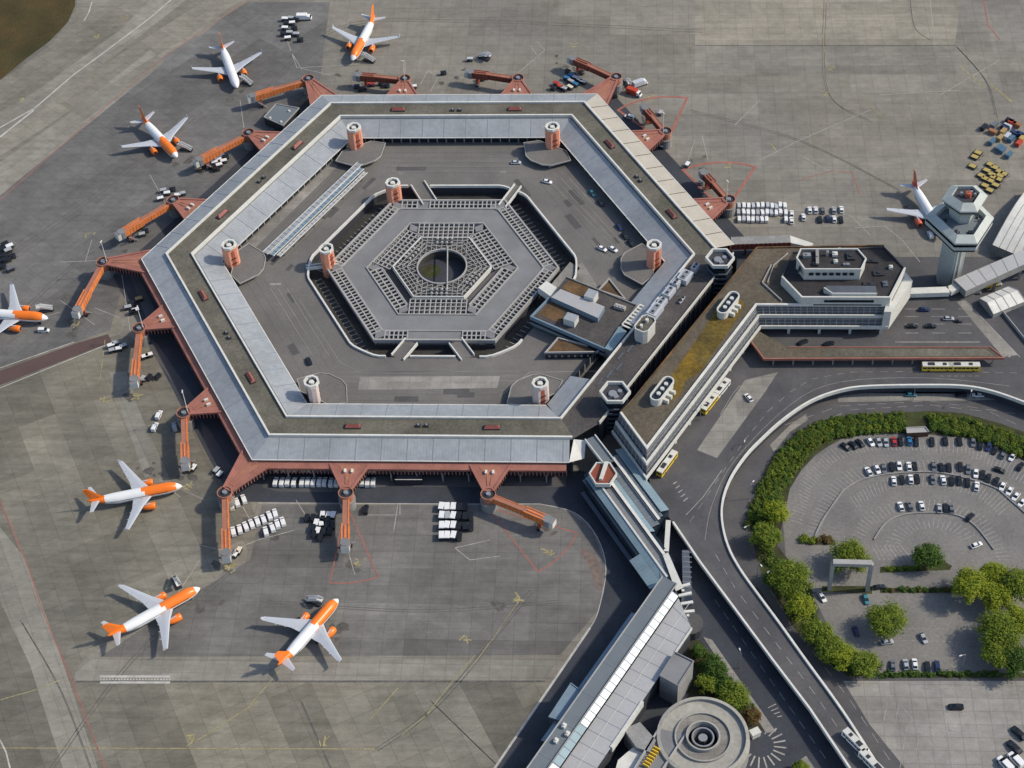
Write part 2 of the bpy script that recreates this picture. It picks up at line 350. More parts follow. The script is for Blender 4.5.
# service road that rings the terminal, and the roads south and east of it
mb = MB()
a1, a2 = hexpts(104), hexpts(120.3)
for i in range(6):
    j = (i+1) % 6
    if i == 5: continue
    q = [a1[i], a2[i], a2[j], a1[j]]
    if i == 1: q = [a1[i], F('N', 116, 67), F('N', 116, -67), a1[j]]
    mb.poly(q, .034)
struct('service_road', mb, 'asphalt_dark')
sheet('service_road_south', 'asphalt_dark', [[(540, 487), (590, 470), (640, 470), (700, 520), (760, 590), (905, 800), (840, 800), (640, 800), (480, 800), (497, 768), *smooth([(590, 628), (598, 612), (606, 570), (597, 537), (575, 513), (540, 504)])]], .030)
sheet('east_roads', 'asphalt', [[(676, 520), (722, 520), (723, 500), (745, 457), (790, 405), (850, 385), (930, 384), (1060, 386), (1060, 560), (1060, 800), (905, 800), (760, 590)], [(870, 257), (1060, 257), (1060, 400), (870, 400)]], .034)
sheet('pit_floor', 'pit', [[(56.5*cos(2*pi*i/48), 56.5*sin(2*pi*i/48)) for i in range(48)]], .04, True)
LOT = [(783, 522), (784, 505), (790, 489), (801, 471), (815, 456), (828, 447), (842, 439), (858, 436), (883, 433), (930, 435), (970, 439), (1000, 450), (1060, 478), (1060, 590), (930, 594), (870, 594), (812, 592), (786, 560)]
sheet('parking_lot', 'carpark', [LOT, [(812, 594), (1060, 594), (1060, 677), (850, 677), (830, 630)]], .042)
sheet('lower_lot', 'lot', [[(843, 681), (1060, 681), (1060, 860), (985, 860), (905, 768), (870, 725)]], .042)
sheet('planting_bed', 'hedgegrass', [[(750, 530), (757, 495), (775, 466), (795, 437), (812, 428), (832, 421), (855, 415), (885, 413), (930, 411), (962, 413), (1002, 424), (1060, 445), (1060, 477), (1000, 449), (970, 438), (930, 434), (883, 432), (858, 435), (842, 438), (828, 446), (815, 455), (801, 470), (790, 488), (783, 521), (777, 545), (790, 562), (812, 590), (820, 625), (850, 655), (880, 672), (850, 678), (795, 630), (760, 570)],
   [(812, 537), (835, 540), (836, 545), (812, 545)], [(822, 586), (872, 586), (872, 594), (822, 592)], [(880, 588), (1060, 588), (1060, 593), (880, 593)], [(880, 673), (1060, 673), (1060, 678), (880, 678)], [(880, 567), (920, 566), (942, 560), (952, 566), (950, 570), (880, 573)]], .05)
sheet('garden_soil', 'soil', [[(688, 640), (700, 640), (766, 722), (758, 740), (690, 700), (682, 670)]], .05)
# dividers inside the car park
for pts in ([(843, 491), (823, 520), (815, 537)], [(843, 491), (862, 480), (893, 474), (940, 473), (990, 486), (1010, 500), (1060, 545)], [(874, 540), (885, 524), (900, 516), (925, 513), (955, 515), (975, 526), (994, 550)]):
    mb = MB(); mb.wall(GP(smooth(pts)), .55, 0.05, .5); struct('kerb', mb, 'concrete')
def arc_rows(pts, inner, n, mb, wd=.26):
    """bay lines fanned between two outlines"""
    def samp(P, u):
        L = [0]
        for i in range(len(P)-1): L.append(L[-1]+(P[i+1]-P[i]).length)
        s = u*L[-1]
        for i in range(len(P)-1):
            if s <= L[i+1]+1e-6: return P[i].lerp(P[i+1], (s-L[i])/(L[i+1]-L[i]))
        return P[-1]
    P, Q = GP(pts), GP(inner)
    for k in range(n+1):
        a, b = samp(P, k/n), samp(Q, k/n); mb.line([a, b], wd, .056)
mb = MB()
arc_rows([(790, 520), (801, 480), (826, 452), (850, 441), (885, 438), (930, 439), (968, 442), (1000, 455), (1040, 475)], [(803, 524), (812, 487), (834, 463), (856, 453), (885, 450), (930, 451), (964, 454), (992, 467), (1030, 488)], 74, mb)
arc_rows([(806, 530), (818, 500), (842, 472), (868, 463), (893, 460), (940, 460), (988, 472), (1025, 497)], [(820, 533), (830, 508), (850, 486), (870, 476), (893, 473), (940, 472), (982, 484), (1015, 508)], 56, mb)
arc_rows([(850, 497), (868, 486), (893, 475), (940, 474), (985, 487), (1010, 505)], [(858, 508), (873, 497), (895, 487), (940, 486), (978, 497), (998, 515)], 42, mb)
arc_rows([(845, 545), (860, 520), (880, 506), (905, 500), (950, 500), (985, 516), (1012, 560)], [(858, 548), (872, 527), (888, 517), (908, 511), (945, 511), (972, 524), (998, 560)], 44, mb)
arc_rows([(884, 545), (893, 530), (908, 520), (935, 518), (960, 523), (975, 535)], [(898, 546), (906, 538), (918, 530), (935, 528), (950, 532), (960, 541)], 20, mb)
for k in range(8): mb.line(GP([(872+4*k, 545), (880+4.6*k, 560)]), .35, .056)
for y0 in (628, 640): mb.line(GP([(870, y0), (975, y0+2)]), .12, .056)
for x in (885, 898, 904.5, 911, 919, 931, 942): mb.line(GP([(x, 661), (x, 672)]), .14, .056)
for x in range(880, 975, 9): mb.line(GP([(x, 596), (x, 604)]), .12, .056)
mb.line(GP([(900, 688), (1060, 690)]), .25, .056); mb.line(GP([(900, 734), (1004, 735)]), .22, .056)
for a, b in (((889, 696), (905, 696)), ((943, 696), (960, 696)), ((1003, 697), (1018, 697)), ((888, 700), (882, 730)), ((899, 703), (892, 742)), ((899, 703), (920, 728)), ((907, 726), (900, 768)), ((919, 730), (915, 768)), ((928, 740), (950, 768)), ((945, 712), (972, 713)), ((972, 704), (976, 731)), ((945, 704), (949, 731)), ((948, 731), (976, 731)), ((1010, 712), (1004, 735)), ((1012, 709), (1030, 707))):
    mb.line(GP([a, b]), .25, .056)
struct('bay_lines', mb, 'bay')
# ------------------------------------------------ painted lines on the apron
mb = MB(); mbf = MB(); mby = MB(); mbr = MB()
for pts, wd in (([(-40, 150), (35, 108), (72, 76), (110, 48), (150, 18), (180, -8)], .7), ([(0, 137), (34, 110)], 1.), ([(100, 676.5), (170, 676.5)], .9), ([(100, 682.5), (170, 682.5)], .9), ([(92, 2), (89, 12), (84, 21)], .6), ([(0, 740), (6, 752), (10, 768)], .5),
                ([(0, 368), (74, 342)], .35), ([(0, 388), (106, 345)], .35), ([(258, 503), (470, 504), (540, 504)], .3), ([*smooth([(540, 504), (575, 513), (597, 537), (606, 570), (598, 612), (590, 628)])], .3), ([(590, 628), (490, 775)], .8)):
    mb.line(GP(pts), wd, .04)
for x in range(0, 70, 3): mb.line(GP([(100+x, 679.4), (101.6+x, 679.4)]), .6, .04)
for pts in ([(122, 275), (130, 330), (137, 345)], [(205, 500), (160, 480), (180, 497)], [(200, 545), (225, 551)], [(228, 552), (258, 540), (295, 530)], [(355, 575), (345, 540)], [(400, 515), (400, 503)], [(362, 515), (398, 515)], [(398, 503), (394, 530)], [(250, 520), (243, 507)], [(296, 500), (306, 516)],
            [(240, 100), (244, 128)], [(150, 175), (166, 204)], [(115, 260), (60, 262)], [(85, 262), (92, 240)], [(95, 308), (120, 318)], [(60, 300), (95, 325)], [(290, 50), (302, 70)], [(287, 40), (297, 68), (360, 64)], [(330, 75), (300, 68)], [(420, 85), (428, 70), (438, 78), (430, 92)], [(405, 76), (405, 62)], [(518, 73), (545, 50), (537, 42)], [(540, 60), (530, 45)], [(702, 135), (708, 160)], [(688, 160), (695, 140)], [(730, 190), (700, 190)],
            [(760, 160), (800, 140), (870, 110)], [(800, 155), (830, 172)], [(855, 228), (885, 226), (902, 240), (920, 262)], [(795, 210), (850, 215), (870, 235)], [(880, 95), (960, 90)], [(760, 100), (735, 125)], [(1000, 60), (940, 95)], [(930, 0), (935, 45)], [(500, 556), (470, 560), (455, 548), (490, 540)], [(160, 620), (200, 560)], [(0, 330), (60, 312)]):
    mbf.line(GP(pts), .28, .036)
for pts, wd in (([(0, 748), (375, 749)], .3), ([(402, 735), (430, 712)], .22), ([(470, 670), (520, 600)], .22), ([(0, 700), (35, 690), (60, 680)], .3), ([(250, 705), (282, 668)], .3), ([(195, 742), (260, 700)], .3), ([(370, 720), (398, 688)], .3), ([(424, 718), (455, 678), (475, 655)], .3),
                ([(105, 340), (100, 380)], .25), ([(819, 0), (821, 25), (827, 68)], .3), ([(885, 120), (860, 95), (835, 75)], .25), ([(960, 66), (985, 88)], .5), ([(990, 84), (1012, 102)], .8), ([(770, 143), (776, 150)], .6)):
    mby.line(GP(pts), wd, .036)
for cx_, cy_, k in ((824, 93, 6), (831, 68, 5), (188, 740, 5), (230, 568, 9), (361, 563, 8), (185, 488, 5), (136, 397, 5), (104, 402, 4), (75, 323, 5), (22, 100, 3), (98, 37, 4), (125, 17, 4), (90, 235, 4), (574, 45, 4), (548, 551, 7), (519, 598, 6), (652, 97, 5), (727, 165, 5), (960, 700, 0), (465, 640, 4), (325, 740, 5)):
    p = G(cx_, cy_).xy
    for i in range(k):
        a = random.uniform(0, pi); d = Vector((cos(a), sin(a)))*random.uniform(.6, 1.6); o = Vector((random.uniform(-1.8, 1.8), random.uniform(-1.8, 1.8)))
        mby.line([p+o-d, p+o+d], random.uniform(.3, .7), .046+.0005*i)
for pts, wd in (([(0, 500), (30, 572), (42, 610), (70, 676), (105, 768), (112, 790)], .35), ([(0, 200), (110, 103), (157, 62), (248, 0)], .35), ([(983, -5), (988, 25), (1000, 40)], .5), ([(838, 172), (852, 172), (860, 195)], .35), ([(800, 180), (835, 170)], .35)):
    mbr.line(GP(pts), wd, .036)
struct('white_lines', mb, 'white'); struct('worn_lines', mbf, 'faint'); struct('yellow_lines', mby, 'yellow'); 
# red sectors swept by the boarding bridges
def sector(c, a, b, bul, wd=.45):
    A, B, C0 = G(*a).xy, G(*b).xy, G(*c).xy
    pts = [C0, A]
    r0, r1 = (A-C0).length, (B-C0).length; t0, t1 = atan2(A.y-C0.y, A.x-C0.x), atan2(B.y-C0.y, B.x-C0.x)
    if t1-t0 > pi: t1 -= 2*pi
    if t0-t1 > pi: t1 += 2*pi
    for k in range(1, 13):
        u = k/12; t = t0+(t1-t0)*u; r = r0+(r1-r0)*u; pts.append(C0+Vector((cos(t), sin(t)))*r)
    mbr.line(pts, wd*1.05, .05, closed=True)
sector((346, 503), (330, 583), (378, 577), 0); sector((487, 507), (538, 572), (577, 533), 0)
sector((666, 144), (618, 110), (687, 98), 0, 1.0); sector((725, 212), (683, 170), (755, 167), 0, 1.0)
struct('red_lines', mbr, 'redline')
rr = random.Random(11); mb = MB()
for (x, y, n) in ((150, 470, 5), (210, 600, 4), (330, 630, 5), (228, 565, 4), (346, 562, 4), (553, 535, 3), (195, 475, 3), (130, 390, 4), (80, 325, 4), (118, 245, 4), (190, 165, 4), (60, 300, 3), (150, 150, 3), (240, 90, 3), (360, 55, 4), (345, 80, 3), (455, 75, 3), (560, 60, 3), (630, 110, 3), (700, 165, 3), (920, 215, 3), (450, 530, 4), (260, 530, 3), (500, 600, 2)):
    for k in range(n):
        c = G(x+rr.uniform(-16, 16), y+rr.uniform(-10, 10)).xy; r = rr.uniform(.7, 2.2); e = rr.uniform(.5, 1.6); a0 = rr.uniform(0, pi)
        pts = []
        for i in range(14):
            t = 2*pi*i/14; q_ = r*rr.uniform(.65, 1.2); p = Vector((q_*cos(t)*e, q_*sin(t))); pts.append(c+Vector((p.x*cos(a0)-p.y*sin(a0), p.x*sin(a0)+p.y*cos(a0))))
        mb.poly(pts, .0305+.0004*k)
struct('oil_stains', mb, 'oil')
mb = MB()
for pts, wd in (([(0, 330), (90, 250), (180, 200)], .3), ([(375, 749), (440, 700), (530, 590)], .35), ([(50, 768), (130, 660), (230, 570)], .3), ([(240, 120), (330, 30), (460, 20), (700, 30)], .3), ([(690, 110), (800, 140), (900, 190)], .3), ([(824, 0), (826, 90), (870, 120)], .25), ([(910, 0), (915, 28), (930, 40)], .45), ([(955, 45), (985, 80), (995, 115)], .35), ([(0, 260), (100, 190), (200, 110)], .3), ([(20, 620), (60, 690), (90, 768)], .25), ([(76, 681.6), (545, 681.4)], .7), ([(260, 600), (420, 610), (560, 600)], .25), ([(430, 700), (500, 768)], .25), ([(300, 700), (330, 768)], .25), ([(695, 45.4), (955, 45.4)], .5)):
    P = smooth(pts, 5); mb.line([G(x, y).xy for x, y in P], wd, .032)
    if wd < .4: mb.line([G(x+2.2, y+2.4).xy for x, y in P], wd, .032)
struct('tyre_marks', mb, 'tar')

# ================================================================== UPPER LEVEL: courtyard and roads on slabs
def pit_r(t):
    k = (t % (pi/3))-pi/6
    return min(50.7/cos(k), 55.3)
N = 144; mb = MB(); vs = []; fs = []
hexr = lambda t, ap: ap/cos((t % (pi/3))-pi/6)
for i in range(N):
    t = 2*pi*i/N; a, b = pit_r(t), hexr(t, 81.5)
    vs += [(a*cos(t), a*sin(t), DZ), (b*cos(t), b*sin(t), DZ), (a*cos(t), a*sin(t), 0), (a*cos(t), a*sin(t), DZ-.0)]
for i in range(N):
    j = (i+1) % N
    fs += [(4*i, 4*i+1, 4*j+1, 4*j)]
mb.add(vs, fs, 0); mb.add(vs, [(4*i+2, 4*i+3, 4*j+3, 4*j+2) for i in range(N) for j in [(i+1) % N]], 1)
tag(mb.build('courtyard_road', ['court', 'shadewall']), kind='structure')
mb = MB(); pts = [Vector((pit_r(2*pi*i/N)*cos(2*pi*i/N), pit_r(2*pi*i/N)*sin(2*pi*i/N))) for i in range(N)]
RAMPS = [((418, 334), (396, 360), 5.6), ((450, 334), (470, 360), 5.6), ((430, 203), (418, 184), 6.2), ((502, 207), (518, 186), 3.2)]
def near(p):   # gaps where the ramps and the lounge building cross the parapet
    d = math.degrees(atan2(p.y, p.x))
    if -50 < d < -8: return True
    for (a, b, wd) in RAMPS:
        a, b = G(*a, DZ).xy, G(*b, DZ).xy; u = max(0, min(1, (p-a).dot(b-a)/(b-a).length_squared))
        if (p-a-(b-a)*u).length < wd/2+.2: return True
    return False
run = []
for p in pts+[pts[0]]:
    if near(p):
        if len(run) > 1: mb.wall(run, .7, DZ-.3, DZ+1.0)
        run = []
    else: run.append(p)
if len(run) > 1: mb.wall(run, .7, DZ-.3, DZ+1.0)
tag(mb.build('pit_parapet', 'parapet'), 'pale parapet wall around the sunken trench of the central parking deck', 'parapet')
# islands, lines and patches on the courtyard
def cs(name, m, polys, z): 
    mb = MB()
    for p in polys: mb.poly([q.xy for q in [G(x, y, z) for x, y in p]], z)
    return struct(name, mb, m)
cs('traffic_island', 'court_light', [[(360, 377), (500, 376), (497, 388), (358, 390)], [(247, 243), (255, 248), (338, 166), (332, 162)], [(575, 268), (582, 262), (600, 290), (585, 286)], [(548, 288), (570, 262), (580, 268), (560, 292)]], DZ+.012)
mb = MB(); D = DZ+.008
def dl(pts, wd=.18): mb.line([G(x, y, D).xy for x, y in pts], wd, D)
for y in (161, 166, 171): dl([(392, y), (520, y)])
for o in (0, 7, 14, 22): dl([(547+o, 178), (612+o*.9, 245)], .2)
for o in (0, 8, 17): dl([(270+o, 288), (312+o, 355)], .2)
dl([(270, 284), (281, 284)], 1.0); dl([(398, 173), (403, 173)], .8); dl([(500, 172), (506, 172)], .8); dl([(544, 181), (548, 182)], .9)
for o in (0, 6, 12): dl([(340, 372+o*.8), (520, 371+o*.8)], .15)
dl([(300, 300), (340, 362), (360, 372), (480, 371)], .16); dl([(590, 180), (660, 262)], .16); dl([(355, 185), (285, 258)], .2)
dl([(500, 396), (530, 372), (545, 372)], .3); dl([(545, 372), (602, 371)], .4)
struct('courtyard_lines', mb, 'court_light')
rr = random.Random(5)
for m_, n, nm in (('patchlight', 16, 'road_patch'), ('patchdark', 20, 'road_patch')):
    mb = MB(); k = 0
    while k < n:
        a = rr.uniform(0, 2*pi); r = rr.uniform(58, 74); p = Vector((r*cos(a), r*sin(a)))
        if -.9 < a-2*pi*(a > pi) < -.1: continue
        s_ = round((a-pi/6)/(pi/3))*pi/3+pi/6+pi/2; L, w_ = rr.uniform(3, 13), rr.uniform(1.2, 3.2); u = Vector((cos(s_), sin(s_))); v = Vector((-u.y, u.x))
        mb.poly([p-u*L/2-v*w_/2, p+u*L/2-v*w_/2, p+u*L/2+v*w_/2, p-u*L/2+v*w_/2], DZ+.004+.00015*k); k += 1
    struct(nm, mb, m_)
mb = MB()
for k in range(5):
    ap = 60+k*3.4
    for s_ in SIDE:
        if s_ == 'SE': continue
        mb.line([F(s_, ap, -ap*T30*.8), F(s_, ap, ap*T30*.8)], .12, DZ+.0085)
struct('road_joints', mb, 'patchdark')
# upper road east: slab with kerbs and parapets
R_OUT = [(879, 768), (842, 711), (805, 660), (780, 625), (760, 598), (740, 570), (728, 547), (722, 522), (723, 500), (731, 478), (745, 457), (760, 441), (782, 421), (810, 402), (840, 391), (870, 387), (930, 386), (965, 387), (992, 392), (1024, 403), (1080, 425)]
L_IN = [(849, 768), (810, 710), (772, 660), (735, 610), (700, 563), (673, 523)]
def ext(a, b, k): return (a[0]+(a[0]-b[0])*k, a[1]+(a[1]-b[1])*k)
R_OUT = [ext(R_OUT[0], R_OUT[1], 1.5)]+R_OUT; L_IN = [ext(L_IN[0], L_IN[1], 1.5)]+L_IN
RO = [G(x, y, DZ).xy for x, y in smooth(R_OUT)]; LI = [G(x, y, DZ).xy for x, y in L_IN]
rest = [G(x, y, DZ).xy for x, y in [(1080, 300), (985, 297), (958, 291), (905, 291)]]+[Vector((150, -14)), Vector((112, -40)), Vector((84, -95)), G(650, 490, DZ).xy, G(660, 505, DZ).xy]
slab = LI[:]+rest[::-1]+RO[::-1]
mb = MB(); mb.prism(slab, DZ-1.1, DZ, 1, 0); tag(mb.build('upper_road', ['asphalt', 'concrete']), kind='structure')
mb = MB(); mb.wall(RO, .75, DZ-.7, DZ+.85); tag(mb.build('road_parapet', 'parapet'), 'long white curved parapet along the outer edge of the elevated road', 'parapet')
mb = MB(); mb.wall(LI, .7, DZ-.7, DZ+.85); tag(mb.build('road_parapet', 'parapet'), 'straight grey parapet on the left edge of the viaduct ramp', 'parapet')
mb = MB(); RW = RO[30:]; mb.wall([p+Vector((0, 1.2)) for p in RW], .5, 0, DZ-1.1); tag(mb.build('retaining_wall', 'shadewall'), kind='structure')  # dark wall tone carries the shade beneath the parapet
k = 0
for P0, P1 in list(zip(LI, LI[1:])):
    n = max(1, int((P1-P0).length/14))
    for i in range(n):
        p = P0.lerp(P1, (i+.5)/n); d = (P1-P0).normalized(); q = Vector((d.y, -d.x))*-1
        for s in (2., 9.):
            c = p-Vector((-d.y, d.x))*s if True else p
            k += 1; mbp = MB(); mbp.cyl(c, .55, .55, 0, DZ-1.1, 10)
            tag(mbp.build('viaduct_column', 'concrete'), 'round concrete column under the viaduct ramp', 'column', 'columns under the viaduct ramp')
# road paint, upper level
mb = MB()
def ul(pts, wd=.16, dash=0, z=DZ+.008):
    P = [G(x, y, z).xy for x, y in pts]
    if not dash: mb.line(P, wd, z); return
    for a, b in zip(P, P[1:]):
        L = (b-a).length; n = max(1, int(L/dash)); d = (b-a)/n
        for i in range(n): mb.line([a+d*i, a+d*(i+.5)], wd, z)
ul([(860, 760), (815, 694), (770, 635), (735, 588), (712, 548)], .15, 6)
ul(smooth([(690, 522), (745, 440), (790, 392), (850, 372), (1024, 373)], 2), .12, 5)
ul(smooth([(705, 540), (712, 505), (735, 460), (790, 405), (840, 382), (930, 378), (1010, 386)]), .12)
ul([(686, 515), (703, 497), (722, 470)], .25)
for y in (309, 316.5, 324, 333): ul([(905, y), (985, y)], .2, 9)
ul([(895, 342), (980, 342)], .35); ul([(960, 303), (1010, 357)], .9); ul([(965, 300), (1020, 357)], .25)
for k in range(5): ul([(673+k*2.6, 484+k*4.3), (677+k*2.7, 481.5+k*4.1)], .35)
ul([(720, 415), (732, 395), (740, 385)], .15)
for k in range(6): ul([(940+k*7, 376), (944+k*7, 376)], .15)
struct('upper_road_lines', mb, 'faint')
mb = MB(); mb.poly([G(x, y, DZ+.012).xy for x, y in [(697, 450), (745, 380), (778, 372), (765, 392), (717, 458)]], DZ+.012); struct('pavement', mb, 'court_light')
mb = MB(); mb.poly([G(x, y, DZ+.012).xy for x, y in [(1003, 357), (957, 302), (964, 300), (1018, 355)]], DZ+.012); struct('pavement', mb, 'court_light')
# lower-level verge, pavement and lines
mb = MB()
for p in ([(838, 393), (1000, 394), (1000, 400), (838, 402)], [(770, 445), (790, 425), (806, 414), (808, 420), (790, 432), (774, 452)]):
    mb.poly(GP(p), .048)
mb.prism(GP([(703, 637), (712, 640), (776, 732), (766, 733)]), 0, .14)
mb.prism(GP([(800, 760), (806, 756), (830, 790), (815, 790)]), 0, .14)
struct('pavement', mb, 'court_light')
mb = MB()
for pts, wd in (([(765, 500), (785, 455), (815, 425), (850, 410), (930, 405), (990, 412), (1024, 428)], .14), ([(785, 425), (840, 406), (930, 401), (1024, 415)], .14), ([(770, 590), (800, 635), (850, 700), (895, 768)], .14), ([(715, 600), (760, 665), (830, 765)], .14), ([(730, 600), (780, 670), (845, 765)], .14)):
    P = GP(pts)
    for a, b in zip(P, P[1:]):
        n = max(1, int((b-a).length/6)); d = (b-a)/n
        for i in range(n): mb.line([a+d*i, a+d*(i+.55)], wd, .05)
c = G(760, 745).xy
for k in range(13):
    a = radians(-150+k*18); mb.line([c+Vector((cos(a)*4.5, sin(a)*4.5)), c+Vector((cos(a)*8.5, sin(a)*8.5))], .5, .05)
for y in range(4): mb.line(GP([(768+y*3, 708+y*3), (776+y*2, 704+y*4)]), .3, .05)
struct('lower_road_lines', mb, 'faint')
# ================================================================== TERMINAL HEXAGON
term = thing('terminal_building', (0, 0, 0), 0, 'huge grey hexagonal ring terminal with pale sloping metal roofs around a courtyard', 'terminal')
SL = ['NE', 'N', 'NW', 'SW', 'S']           # the SE side joins the main building and is built apart
def sidepoly(side, a0, a1, z0, z1, lo=None, hi=None):
    """quad on one side between two apothems, mitred at the corners unless lo / hi cut it"""
    l0 = -a0*T30 if lo is None else lo; h0 = a0*T30 if hi is None else hi; l1 = -a1*T30 if lo is None else lo; h1 = a1*T30 if hi is None else hi
    p = [F(side, a0, l0), F(side, a1, l1), F(side, a1, h1), F(side, a0, h0)]
    return [(p[0].x, p[0].y, z0), (p[1].x, p[1].y, z1), (p[2].x, p[2].y, z1), (p[3].x, p[3].y, z0)]
def q(mb, pts, mi=0, flip=False): mb.add(pts, [(3, 2, 1, 0) if flip else (0, 1, 2, 3)], mi)
A_OE, A_OP, A_IP, A_IE = 108.0, 98.4, 89.2, 79.0      # outer eave, outer parapet, inner parapet, inner eave
Z_OE, Z_IE, Z_F, Z_P = 9.5, 8.4, 12.1, 13.0
for sd_ in SL:
    for (a0, a1, z0, z1, nm) in ((A_OP+.5, A_OE, 11.8, Z_OE, 'outer_roof'), (A_IE, A_IP-.9, Z_IE, 11.5, 'inner_roof')):
        mb = MB(); hi = None; lo = None
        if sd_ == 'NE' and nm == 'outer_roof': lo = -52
        if sd_ == 'S' and nm == 'outer_roof': hi = 55
        q(mb, sidepoly(sd_, a0, a1, z0, z1, lo, hi))
        L0 = -a0*T30 if lo is None else lo; H0 = a0*T30 if hi is None else hi
        # seams every 9.6 m and a fine edge roll along the eave
        for k in range(-6, 7):
            t = k*9.6+4.8
            if L0+1 < t < H0-1:
                p0, p1 = F(sd_, a0, t), F(sd_, a1, t); mb.bar((p0.x, p0.y, z0+.04), (p1.x, p1.y, z1+.04), .28, .14, 1)
        for k in range(-60, 61):
            t = k*1.2
            if L0+.6 < t < H0-.6 and k % 8 != 4:
                p0, p1 = F(sd_, a0, t), F(sd_, a1, t); mb.bar((p0.x, p0.y, z0+.01), (p1.x, p1.y, z1+.01), .07, .05, 0)
        e0, e1 = (a1, z1) if nm == 'outer_roof' else (a0, z0)
        el = -e0*T30 if lo is None else lo; eh = e0*T30 if hi is None else hi
        p0, p1 = F(sd_, e0, el), F(sd_, e0, eh); mb.bar((p0.x, p0.y, e1-.05), (p1.x, p1.y, e1-.05), .35, .3, 2)
        mb.build(nm, ['roofsunlit' if (sd_ == 'NE' and nm == 'outer_roof') else 'roofband', 'gravel2' if (sd_ == 'NE' and nm == 'outer_roof') else 'seam', 'parapet'], term)
# flat gravel roof: one ring, the SE side reaching to the gap
mb = MB(); Pin = hexpts(A_IP); Pout = hexpts(A_OP)
for i, sd_ in enumerate(['NE', 'N', 'NW', 'SW', 'S']):
    q(mb, sidepoly(sd_, A_IP, A_OP, Z_F, Z_F))
se = [F('SE', A_IP, -A_IP*T30), F('SE', A_OP, -A_OP*T30), F('SE', 102.6, -46), F('SE', 102.6, 60), F('SE', A_OP, A_OP*T30), F('SE', A_IP, A_IP*T30)]
mb.build('flat_roof', 'gravel', term)
mb = MB(); mb.add([(p.x, p.y, Z_F) for p in se], [tuple(range(6))]); mb.build('flat_roof', 'gravelse', term)
mb = MB()
ring = hexpts(A_OP); mb.wall([ring[i] for i in (0, 1, 2, 3, 4)]+[F('S', A_OP, 56)], .75, Z_F-.5, Z_P)
mb.build('outer_parapet', 'parapet', term)
mb = MB(); mb.wall(hexpts(A_IP), .7, Z_F-1., Z_P, closed=True); mb.build('inner_parapet', 'parapet', term)
mb = MB(); mb.wall([F('SE', 102.6, -46), F('SE', 102.6, 60)], .5, Z_F-.6, Z_P); mb.build('outer_parapet', 'parapet', term)
# inner sloping roof of the SE side
for lo, hi in ((-45, -28), (6, 45.5)):
    mb = MB(); q(mb, [(*F('SE', A_IE, lo), Z_IE), (*F('SE', A_IP-.9, lo if abs(lo) < 40 else -A_IP*T30), 11.5), (*F('SE', A_IP-.9, hi if hi < 40 else A_IP*T30), 11.5), (*F('SE', A_IE, hi), Z_IE)]); mb.build('inner_roof', ['roofband', 'seam'], term)
# walls: courtyard side, airside
mb = MB()
for i, sd_ in enumerate(SL+['SE']):
    l = 76.5*T30
    q(mb, [(*F(sd_, 80.6, -80.6*T30), DZ-.2), (*F(sd_, 80.6, 80.6*T30), DZ-.2), (*F(sd_, 80.6, 80.6*T30), Z_IE+.3), (*F(sd_, 80.6, -80.6*T30), Z_IE+.3)], 0)
    for k in range(-11, 12):
        p = F(sd_, 80.5, k*4); mb.box((p.x, p.y, 6.4), (.3, .5, 3.9), radians(SIDE[sd_]), 1)
    p0, p1 = F(sd_, 80.4, -46), F(sd_, 80.4, 46); mb.bar((p0.x, p0.y, 7.7), (p1.x, p1.y, 7.7), .3, .5, 1)
mb.build('courtyard_wall', ['glass', 'concrete'], term)
mb = MB()
for sd_ in SL:
    q(mb, [(*F(sd_, 104.3, 104.3*T30 if sd_ != 'S' else 56), 0), (*F(sd_, 104.3, -104.3*T30), 0), (*F(sd_, 104.3, -104.3*T30), 9.3), (*F(sd_, 104.3, 104.3*T30 if sd_ != 'S' else 56), 9.3)], 0)
    for k in range(-14, 15):
        p = F(sd_, 104.5, k*4); mb.box((p.x, p.y, 2.4), (.4, .6, 4.8), radians(SIDE[sd_]), 1)
q(mb, [(*F('SE', 102.4, -46), 0), (*F('SE', 102.4, 60), 0), (*F('SE', 102.4, 60), 12), (*F('SE', 102.4, -46), 12)], 0)
for k in range(-11, 15):
    p = F('SE', 102.6, k*4); mb.box((p.x, p.y, 6), (.4, .5, 12), radians(330), 1)
mb.build('airside_wall', ['shadewall', 'ledge'], term)
